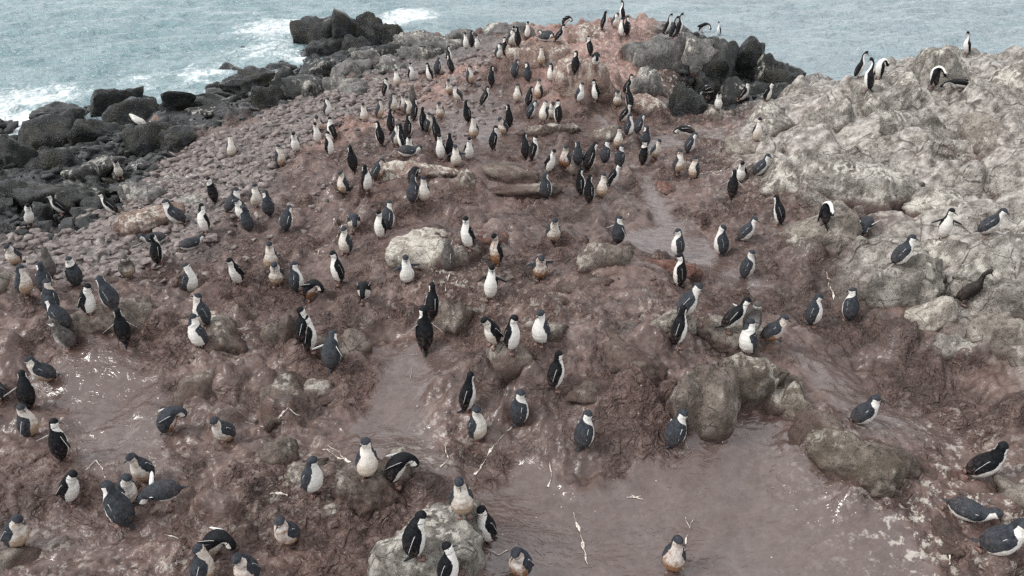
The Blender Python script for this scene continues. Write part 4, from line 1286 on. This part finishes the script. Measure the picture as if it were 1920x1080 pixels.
VAR = {}
def variant(kind, pose, out):
    key = (kind, pose, out)
    if key in VAR: return VAR[key]
    V, F, dark, low, frame, lie = bird_shape(kind, pose)
    me = mesh_of('body', V, F, M[BODYMAT[kind]], {'dark': dark, 'low': low})
    parts = []
    shag = kind in 'SJ'
    c, N, Bv, T, a, b_ = frame(.60 if not shag else .50)
    for sgn, lm in ((1, LIMB[kind][0]), (-1, LIMB[kind][1])):
        spread = {0: 9, 1: 62, 2: 62}[out]
        back = {0: .10, 1: .25, 2: .9}[out]
        if shag: spread, back = 5, .05
        if out == 1 and sgn == -1: spread *= .75
        s_ = R(spread)
        d = -T * math.cos(s_) + Bv * sgn * math.sin(s_) - N * back * (math.sin(s_) if out else 1)
        d /= np.linalg.norm(d)
        Zl = -d
        Yl = Bv * sgn - Zl * np.dot(Bv * sgn, Zl); Yl /= np.linalg.norm(Yl)
        Xl = np.cross(Yl, Zl)
        pos = c + Bv * sgn * a * (.96 if out else 1.0) - N * .012
        nm = 'wing' if shag else 'flipper'
        # keep X to the front so the pale edge is the trailing one
        if np.dot(Xl, N) < 0: Xl, Yl = -Xl, -Yl
        parts.append((nm, lm, mat_from(pos, Xl, Yl, Zl)))
    c, N, Bv, T, a, b_ = frame(.875 if not shag else .925)
    if shag:
        bd = N * .8 + T * .05
    else:
        bd = N - T * .12
    bd = bd / np.linalg.norm(bd)
    up = T - bd * np.dot(T, bd); up /= np.linalg.norm(up)
    parts.append(('beak', BEAK[kind], mat_from(c + N * b_ * .93, bd, np.cross(up, bd), up)))
    c, N, Bv, T, a, b_ = frame(.895 if not shag else .93)
    for sgn in (1, -1):
        p = c + Bv * sgn * a * .90 + N * b_ * .42
        parts.append(('eye', EYE[kind], mat_from(p, N, Bv, T)))
    c, N, Bv, T, a, b_ = frame(.03)
    d = -T * .75 - N * .62
    if lie: d = -T
    d[2] = max(d[2], -.45) if not lie else max(d[2], -.05)
    d /= np.linalg.norm(d)
    Yl = N - d * np.dot(N, d); Yl /= np.linalg.norm(Yl)
    tp = c - N * b_ * .7
    if tp[2] + d[2] * .13 < -.01: d[2] = max(d[2], (-.01 - tp[2]) / .13); d /= np.linalg.norm(d); Yl = N - d * np.dot(N, d); Yl /= np.linalg.norm(Yl)
    parts.append(('tail', TAIL[kind], mat_from(tp, np.cross(Yl, -d), Yl, -d)))
    for sgn in (1, -1):
        y = .048 * sgn
        x = .03 if not lie else -.02
        if pose == 'p': x = -.06
        parts.append(('foot', FOOT[kind], Matrix.Translation((x, y, 0)) @ Matrix.Rotation(R(14 * sgn), 4, 'Z')))
    VAR[key] = (me, parts, float(V[:, 2].max()), lie)
    return VAR[key]

FACE = {'F': 0, 'FR': 45, 'R': 90, 'BR': 135, 'B': 180, 'BL': -135, 'L': -90, 'FL': -45}
BELLY = {'W': ((.56, .49, .42), .4), 'C': ((.46, .37, .28), .8), 'T': ((.33, .225, .145), .95), 'O': ((.23, .11, .05), 1.0), 'G': ((.38, .34, .31), .8)}
BIRDS = """
874 91 64 A F s W|farthest-out white front of the pair beside the grey rock pile
884 88 66 A B s W|dark one hidden between the white-fronted pair by the grey rock pile
896 94 67 A F s W|broad white front of the pair beside the grey rock pile
935 110 82 C FR s W|below the grey round rock, beside a dark-backed neighbour
946 104 75 A BL s W|below the grey round rock on the ridge end
957 85 58 C FR h C|squeezed behind the ridge-end trio
962 84 60 A F s W|middle of the ridge-end trio
971 87 57 A BL s W|dark back of the ridge-end trio
988 71 47 A F s W|alone before the grey round rock, slim and pale
1010 76 0 C R p W|lying grey on top of the pinkish cracked outcrop
1036 70 0 C L p W|lying behind a standing adult on the far ridge crest
1045 79 52 A R n W|leaning over the rock lip on the far ridge
1057 51 31 A R d W|head bowed on the skyline of the far ridge
1130 56 29 A R s W|slim one at the start of the skyline cluster
1152 52 31 C FR s C|cream one in the middle of the skyline cluster
1164 69 42 A FL s W|lowest of the skyline cluster, on the grey block's rim
1176 66 32 A BR s W|dark back at the end of the skyline cluster
843 118 100 A R s W|half hidden behind a leaning black one near the grey pile
846 136 110 A BL n W|black one leaning seaward near the grey rock pile
772 152 122 A FR s W|upper pebble slope, the nearer to the sea of two adults
808 152 124 A FL s W|upper pebble slope, bowing towards its partner
820 138 122 C BR h W|grey one behind the bowing adult on the upper pebbles
746 161 136 C F s C|pale one before the last shore rocks on the pebbles
721 181 146 A R s W|tall black one where pebbles turn to mud
882 157 127 C FR s T|tan one standing in the shining far mud
922 161 128 A B s W|black back in the shining far mud
844 178 151 C F h T|brownish one crowding behind a pale-bellied neighbour
861 190 159 C FL n C|leaning pale-bellied one of a pair in the far mud
906 199 165 A R n W|stooping black one over the shining far mud
614 217 187 C FR s W|lone one on the bare pebble edge
685 227 197 C F so C|front one with loose flippers at the pebble edge
711 222 188 C FR s T|first of the row at the top of the mud
737 209 182 C FR l C|second of the row, behind, at the top of the mud
774 197 162 D B s G|furry one behind the crowded row
759 212 187 C F s T|tan one of the tight trio in the crowded row
768 217 190 C FR r C|pale-cheeked one of the tight trio in the crowded row
777 226 196 A BR s W|black back of the tight trio in the crowded row
793 244 204 A BL s W|large black one with pale head above a tan-fronted chick
803 249 221 C R s T|tan-fronted one pressed against a large black one
826 223 196 C F h T|mud-bellied one standing apart in the far mud
819 263 231 A BL s T|black one with rusty flank at the mud's shining edge
879 230 197 A BR s W|black back with white side above the long mirror of mud
889 259 225 C F u T|mud-bellied one with beak raised in the shining mud
945 252 219 C FL s T|tan front of a pair in the shining mud
955 238 206 A B s W|black back of a pair in the shining mud
925 280 245 A BR s W|black one below the pair in the shining mud
734 248 214 A BR s W|black one alone behind the white-fronted group
715 272 236 A BL s W|black one with pale chest at the group's outer side
744 273 240 C FR s C|chick behind the crouching one in the white-fronted group
765 258 232 A BR s W|black one at the back of the white-fronted group
757 280 250 A L s W|partly hidden neck beside the clean white front
766 293 253 A F s W|clean white front on the pinkish ledge
748 291 0 C R p W|crouching low on the pinkish ledge
556 285 252 A F h W|lone white front on the reddish bare ground
597 268 238 A F so W|white front with a flipper thrown up among four
600 246 228 C F h T|small tan one at the back of four
626 262 238 A L k W|rounded one with tucked head among four
620 292 256 A FR s W|black-sided front one of four
1107 104 67 A BL l W|tall black one on the pink ridge with turned head
1014 122 93 C F u T|tan front with raised beak below the cracked outcrop
1116 126 105 A F d W|headless-looking white front beside the ridge rocks
1077 138 100 A B so W|on the pale pink block
965 144 110 C BR s W|grey back at the foot of the cracked outcrop
990 152 122 C B s W|second grey back at the foot of the cracked outcrop
1034 152 129 C FL s W|white front beside the pale pink block
970 191 160 C F s C|pale front in the upper mud beside a dark neighbour
992 200 168 A BR s W|black one beside the pale front in the upper mud
1009 185 154 C FL l T|tan front behind the black one in the upper mud
1085 192 161 C FR s W|below the pale pink block, grey-sided
1116 189 152 A FL s W|below the pale pink block, crisp black and white
1174 176 149 A R n W|top leaning one of the file by the broken red rock
1157 200 173 C F h T|muddy-fronted one beside the file by the broken red rock
1180 203 175 A BL s W|second of the file by the broken red rock
1167 229 204 A R n W|leaning one with wide stance in the file above the puddle
1178 254 219 C R s W|white-chested one in the pair above the puddle
1195 250 215 C BR h W|smooth slate back in the pair above the puddle
993 222 200 C R h W|hunched one beside the low ledge in the upper mud
1018 228 198 C FL u C|pale one begging beside the low ledge
1032 223 206 C F h C|pale huddled one between two on the low ledge
1046 231 191 A BL s W|black back at the end of the low ledge
1158 279 250 C F s T|small tan front at the brown rock by the puddle
1207 276 240 C B s W|dark back at the puddle's edge with another below it
1204 308 266 A B k W|dark back with head turned round beside the stream head
1290 263 0 A L b W|stooping to the shallow puddle
1330 182 0 A FL b W|rump-up white belly among the dropping-spattered rocks
1385 187 0 A R t W|slanting white belly among the dropping-spattered rocks
1346 207 180 A F s W|white front on the brown rock below the headland
1437 190 177 A R h W|tiny white chest behind the cliff's seaward hump
1418 265 229 A F s C|cream front on the low pale ramp
435 294 268 C F u C|pale one alone on the upper pebble slope
226 333 304 A F h C|cream front among the dark shingle
119 401 368 A L n W|upper of two leaning black-and-white ones on dark shingle
215 402 370 A L n W|leaning beside the pinkish boulder on dark shingle
56 421 390 A F h W|white front farthest down the dark shingle
404 378 346 A B k W|head tucked back, beside the low grey rock
426 396 0 C R t W|resting grey back next to the tucked-head adult
346 416 0 C L t G|resting grey back below the low grey rock
386 436 401 A FL k W|white neck turned back, below the resting grey backs
311 452 0 C L p W|upper of two lying on the pebbles
341 471 0 C R p W|lower of two lying on the pebbles
297 495 450 A BR u W|black back below the two lying ones
455 411 383 C FL h W|farther of two grey ones touching on the pebble edge
468 433 392 C B s G|nearer of two grey ones touching on the pebble edge
480 388 361 C F s C|pale front behind the dark pebble-edge pair
31 497 466 C FL h T|tan-bellied one on the pale rough boulder
94 521 474 D B s G|tall furry back beside the pale stones
145 534 488 C B ko W|flipper raised over its back on the stony edge
50 553 508 C FR l T|tan-sided one before the pale rough boulder
88 549 508 C BR l W|grey one with pale flank before the furry back
244 522 496 D F h T|tan furry lump on the pebbles
212 578 528 C BL s W|slate back on the crest of the long low mound
359 548 502 C FR u W|alone on the dark stony mud
448 533 495 A FL s W|white-chested one alone in the trampled mud
528 312 282 C FR s T|tan front alone below the reddish ground
664 321 281 A B so W|black back striding up the open mud
646 364 334 C FL s T|tan front beside the mud pair
689 358 326 A FR k W|head tucked, of the mud pair
706 338 315 C R h O|brown-bellied one of the mud pair
775 352 319 A BR d W|bowed over the huddled family
774 380 345 C BR s W|dark-backed of the huddled family
795 378 335 C F l C|cream-fronted of the huddled family
827 299 270 A F s W|white front at the end of the pinkish ledge
845 297 264 A B s W|black back among the pinkish-ledge end group
856 312 282 C F so C|small pale one nearest on the pinkish ledge
879 300 268 A F s W|broad white front beside the muddy ledge
506 404 363 C B s W|slate back, upper of two in the plain mud
537 432 395 C BR h W|slate back with white edge, lower of two in the plain mud
664 433 400 C F d C|cream one bowing above the long droppings streak
730 429 385 C BR s W|dark back above the whitish boulder
714 447 410 A FL s W|thin white-chested one above the whitish boulder
649 476 433 C FL s C|grey-sided one at the end of the long droppings streak
879 465 416 A FL s W|clean upright one at the small red rock
841 507 447 D BR s G|dark furry one on the whitish boulder's shoulder
932 497 447 A FL s O|rusty-bellied one beside the small red rock
764 530 484 C F so W|grey-faced one waddling off the whitish boulder
637 530 486 A L s W|black back with white chest on the mud below the long droppings streak
509 504 475 C F s T|pale tan one behind its look-alike
520 535 501 C F h T|pale tan one before its look-alike
559 546 505 C R s W|dark one beside the two pale tan ones
580 566 535 A FR d O|rusty-bellied one bent over the lumpy rock
685 566 521 A F d W|white front with bowed black crown
919 560 509 A F so W|white front with flippers loose on the middle mound
985 297 264 A B s W|black one half behind the white-chested adult by the ledge
998 301 264 A R r W|white-chested one with back turned to the ledge
1028 323 289 A FR s W|slender one before the row of dark chicks
1060 314 283 C FL s O|rust-fronted one at the end of the dark row
1084 309 267 C B s W|slate back second in the dark row
1102 320 265 A BR s W|tallest black back of the dark row
1134 306 272 C BR s W|slate one third from the stream in the dark row
1161 312 275 C BR r W|slate one nearest the stream in the dark row
1227 297 262 C FR n T|tan front stooping beside the dark stream pair
1270 325 286 C FR s T|tan front of the pair above the stream
1299 335 297 C FL s T|black-sided one of the pair above the stream
1291 286 274 C R h W|head just showing behind the pair above the stream
1090 366 326 A BR s W|behind in the midway foursome
1105 381 325 A BR s W|big black back in front of the midway foursome
1127 371 329 C F l T|tan front in the midway foursome
1145 350 311 A R s W|profile adult at the back of the midway foursome
1025 371 336 C BR s W|dark one alone beside the broken mud ledge
1371 371 317 A B so W|black back with spread flippers at the cliff foot
1386 341 310 A F s W|white front half behind the spread-flipper adult at the cliff foot
1420 329 291 C R n W|leaning one against the huge pale dome
1036 455 415 C F s T|tan front alone below the broken mud ledge
1160 456 410 C BR ro W|dark back wading in the shining stream
1012 522 482 C F so O|brown-bellied one facing out above the tilted boulder's mound
1270 480 446 C L s W|upper body behind the low rusty boulder
1273 537 474 A L s W|tall black one before the low rusty boulder
1352 477 417 C L u W|beak raised in the shallow stream
1392 452 412 C R n W|slate one beside the stream facing the cliff
1396 521 475 C R s G|grey one at the lower stream bend
1461 421 384 A L s W|white chest behind the dark-fronted boulder
1619 441 405 C F bo W|bowing with both flippers flung back in the gully
1766 447 392 A F lo W|on the flat-topped pale block
1842 440 384 C R n W|slate back leaning against the tall pale rock
1683 497 446 C R n W|grey back leaning on the square-shouldered boulder
101 586 550 C BR r T|tan-flanked one at the upper end of the long mound
122 617 574 C BL n W|slate back hunched below the long mound's upper end
131 653 610 D L n G|furry one stooping below the long mound
172 589 547 A FR s W|white-chested one by the slate back on the long mound
236 643 587 A B so W|black back with spread flippers below the long mound
385 609 574 C L u C|pale slim one behind the mound's end knob
379 650 609 C FL k W|white one huddled on the mound's end knob
103 706 666 C L t T|tan-bellied one at the edge of the wet hollow
2 750 712 C L h C|cut by the picture edge at the wet hollow
55 764 718 A B so W|black back with wings wide in the wet hollow
61 817 762 C R ro T|tan-flanked one flapping in the wet hollow
118 862 800 A BR ro W|black back twisting at the wet hollow
318 813 774 C R d O|brown preening one at the mud bank
428 824 780 C FL n T|dark-winged one leaning on the mud bank
564 642 575 A R u W|rear one of the two adults gazing the same way
582 657 588 A R u W|front one of the two adults gazing the same way
624 691 627 C BR so W|slate back with flipper out on the muddy dome
811 597 543 A BR s W|black back beside the upright brown rock
796 656 573 A B so W|black back with flipper out below the upright brown rock
927 646 602 A FL h C|cream-fronted one at the back of the boulder trio
958 656 597 A FR s W|bold black-and-white one of the boulder trio
1014 644 586 C FL s W|round white front on the small perch stone
873 771 709 A R s W|adult by the pool mound's shadowed bank
897 823 763 C FR s C|cream-fronted one under the adult at the mound's bank
1039 728 666 A R s W|glossy black one on top of the pool mound
973 794 729 C BR r W|slate back sitting high on the mound's bank
1092 840 770 C BR r W|broad slate back facing the mound
1258 836 763 C BR r W|slate back before the biggest pool boulder
1280 594 550 C R s G|grey-sided pale chick on the tan boulder
1268 647 582 A R s W|glossy black one on the tan boulder
1362 618 559 A R no W|striding white-bellied one on the pale boulder top
1404 622 583 D F s G|pale furry one behind the slate-sided chick
1402 664 610 C FL k W|slate-sided one with turned head on the rounded boulder
1431 632 588 C R t O|rust-orange lump behind the furry pair
1521 608 558 C R s W|first of two below the gully droppings
1591 600 545 C BL s W|second of two below the gully droppings, dark back
1600 788 745 C R t W|sitting alone on the rubble slope
135 940 886 A FR h W|white-fronted one alone by the wet hollow
277 903 855 C FL s T|tan-chested one above the quarrelling chicks
327 945 883 C L bo W|dark one lunging at its neighbour
233 982 907 C BL n W|big slate back with muddied rump
244 945 900 C FR h C|pale front hidden behind the big slate back
36 1025 977 C FR h T|cream-and-tan one by the pale corner boulder
397 1048 993 A FR d C|cream-fronted one preening in the lower mud
382 1092 1048 C R u T|only its head in view at the lower edge
467 1092 1032 C FL h O|rust-bellied one at the lower edge
586 920 855 C FR l W|slate-backed one on the small boulder perch
688 894 830 C F r C|cream front on the mud-covered block
740 908 852 A R d W|stooped white belly on the mud-covered block
870 962 905 C F s T|tan front at the end of the white squirt
917 1014 941 A FL s W|black one behind the large streaked boulder
780 1042 960 A R h W|glossy black one standing on the large streaked boulder
838 1098 1027 A R u W|black back cut by the lower edge
550 1003 950 C FL t O|dark one with rusty chest on the lower mud
975 1078 1014 C FL h O|rust-fronted one beside the large streaked boulder
1260 1068 1008 C F s O|brown-bellied one standing in the muddy pool
1815 886 0 A R v W|white rounded one looking down on the spattered slope
1778 958 0 C R p W|slate back lying flat on the spattered slope
1842 1022 0 C R t W|black-and-white one resting at the lower corner
1166 38 8 S L s W|on the skyline above the penguin cluster
1247 64 38 S R s W|first of the far row by the headland
1258 72 48 S R s W|second of the far row, lower down
1271 67 40 S R s W|third of the far row, leaning
1315 61 40 S R d W|curling its black head down by the headland
1348 66 38 S FL s W|last of the far row, on the black crag
1811 103 66 S FL s W|alone on the highest pale crag
1606 147 114 S R s W|dark back at the rear of the trio on the pale crag
1625 171 106 S L s W|long-necked front one of the trio on the pale crag
1646 149 106 S FL k W|white front of the trio on the pale crag
1749 165 121 S L k W|preening its back on the cliff top
1804 166 0 S L b W|crouched low on the cliff-top shelf
1544 423 375 S BL k W|black back with white neck folded, on the dark-fronted boulder
1803 566 499 J R n W|young brown-black one on the whitened block
"""
KIND_W = {'A': 'black-backed penguin', 'C': 'slate-backed fledgling penguin', 'D': 'downy grey penguin chick', 'S': 'black-and-white cormorant', 'J': 'brown-black cormorant'}
NAME = {'A': 'penguin', 'C': 'penguin', 'D': 'penguin_chick', 'S': 'cormorant', 'J': 'cormorant'}
rows = []
for ln in BIRDS.strip().split('\n'):
    a, loc = ln.split('|')
    x, y, top, k, f, p, bl = a.split()
    rows.append((float(x), float(y), float(top), k, f, p, bl, loc))
bpy.context.view_layer.update()
dg = bpy.context.evaluated_depsgraph_get()
spots = []
for r in rows:
    d = ray(r[0], r[1]).normalized()
    hit, pt, nrm, idx, ob, mx = scene.ray_cast(dg, Vector((0, 0, CAM_Z)), d)
    if not hit: pt = on_base(r[0], r[1])
    spots.append(pt.copy())
rb = random.Random(11)
for r, pt in zip(rows, spots):
    x, y, top, k, f, p, bl, loc = r
    pose = p[0]
    if pose == 's' and k in 'AC': pose = rb.choice('ssaeeghglr')
    out = 1 if p.endswith('o') and len(p) > 1 else 0
    if pose == 'b' and out: out = 2
    me, parts, H, lie = variant(k, pose, out)
    s = rb.uniform(.96, 1.04)
    if pose in 'pb': s *= .84
    elif top > 0:
        y0 = project(pt)[1]; y1 = project(pt + Vector((0, 0, H)))[1]
        s = min(max((y - top) / (y0 - y1 + 1.5), .84), 1.2)
    az = R(FACE[f] + rb.uniform(-14, 14))
    root = empty(NAME[k], pt + Vector((0, 0, -.012)))
    # a bird turns relative to the line of sight, so "facing right" stays true at the side of the colony
    bear = math.atan2(pt.x, pt.y)
    root.rotation_euler = (R(rb.uniform(-5, 5)), R(rb.uniform(-6, 7)), math.atan2(-math.cos(az), math.sin(az)) - bear)
    root.scale = (s, s, s)
    tag(root, KIND_W[k] + ', ' + loc, 'cormorant' if k in 'SJ' else 'penguin', 'cormorants on the rocks' if k in 'SJ' else 'penguins of the colony')
    bo = bpy.data.objects.new('body', me)
    COL.objects.link(bo); bo.parent = root
    c_, a_ = BELLY[bl]
    if k == 'S': a_ = .15
    j = rb.uniform(.85, 1.12)
    bo.color = (c_[0] * j, c_[1] * j, c_[2] * j, a_)
    for nm, m_, mx in parts:
        if nm == 'eye' and y < 560: continue
        o = bpy.data.objects.new(nm, m_)
        COL.objects.link(o); o.parent = root
        o.matrix_local = mx
        if nm == 'tail': o.color = (.3, .25, .2, .3)
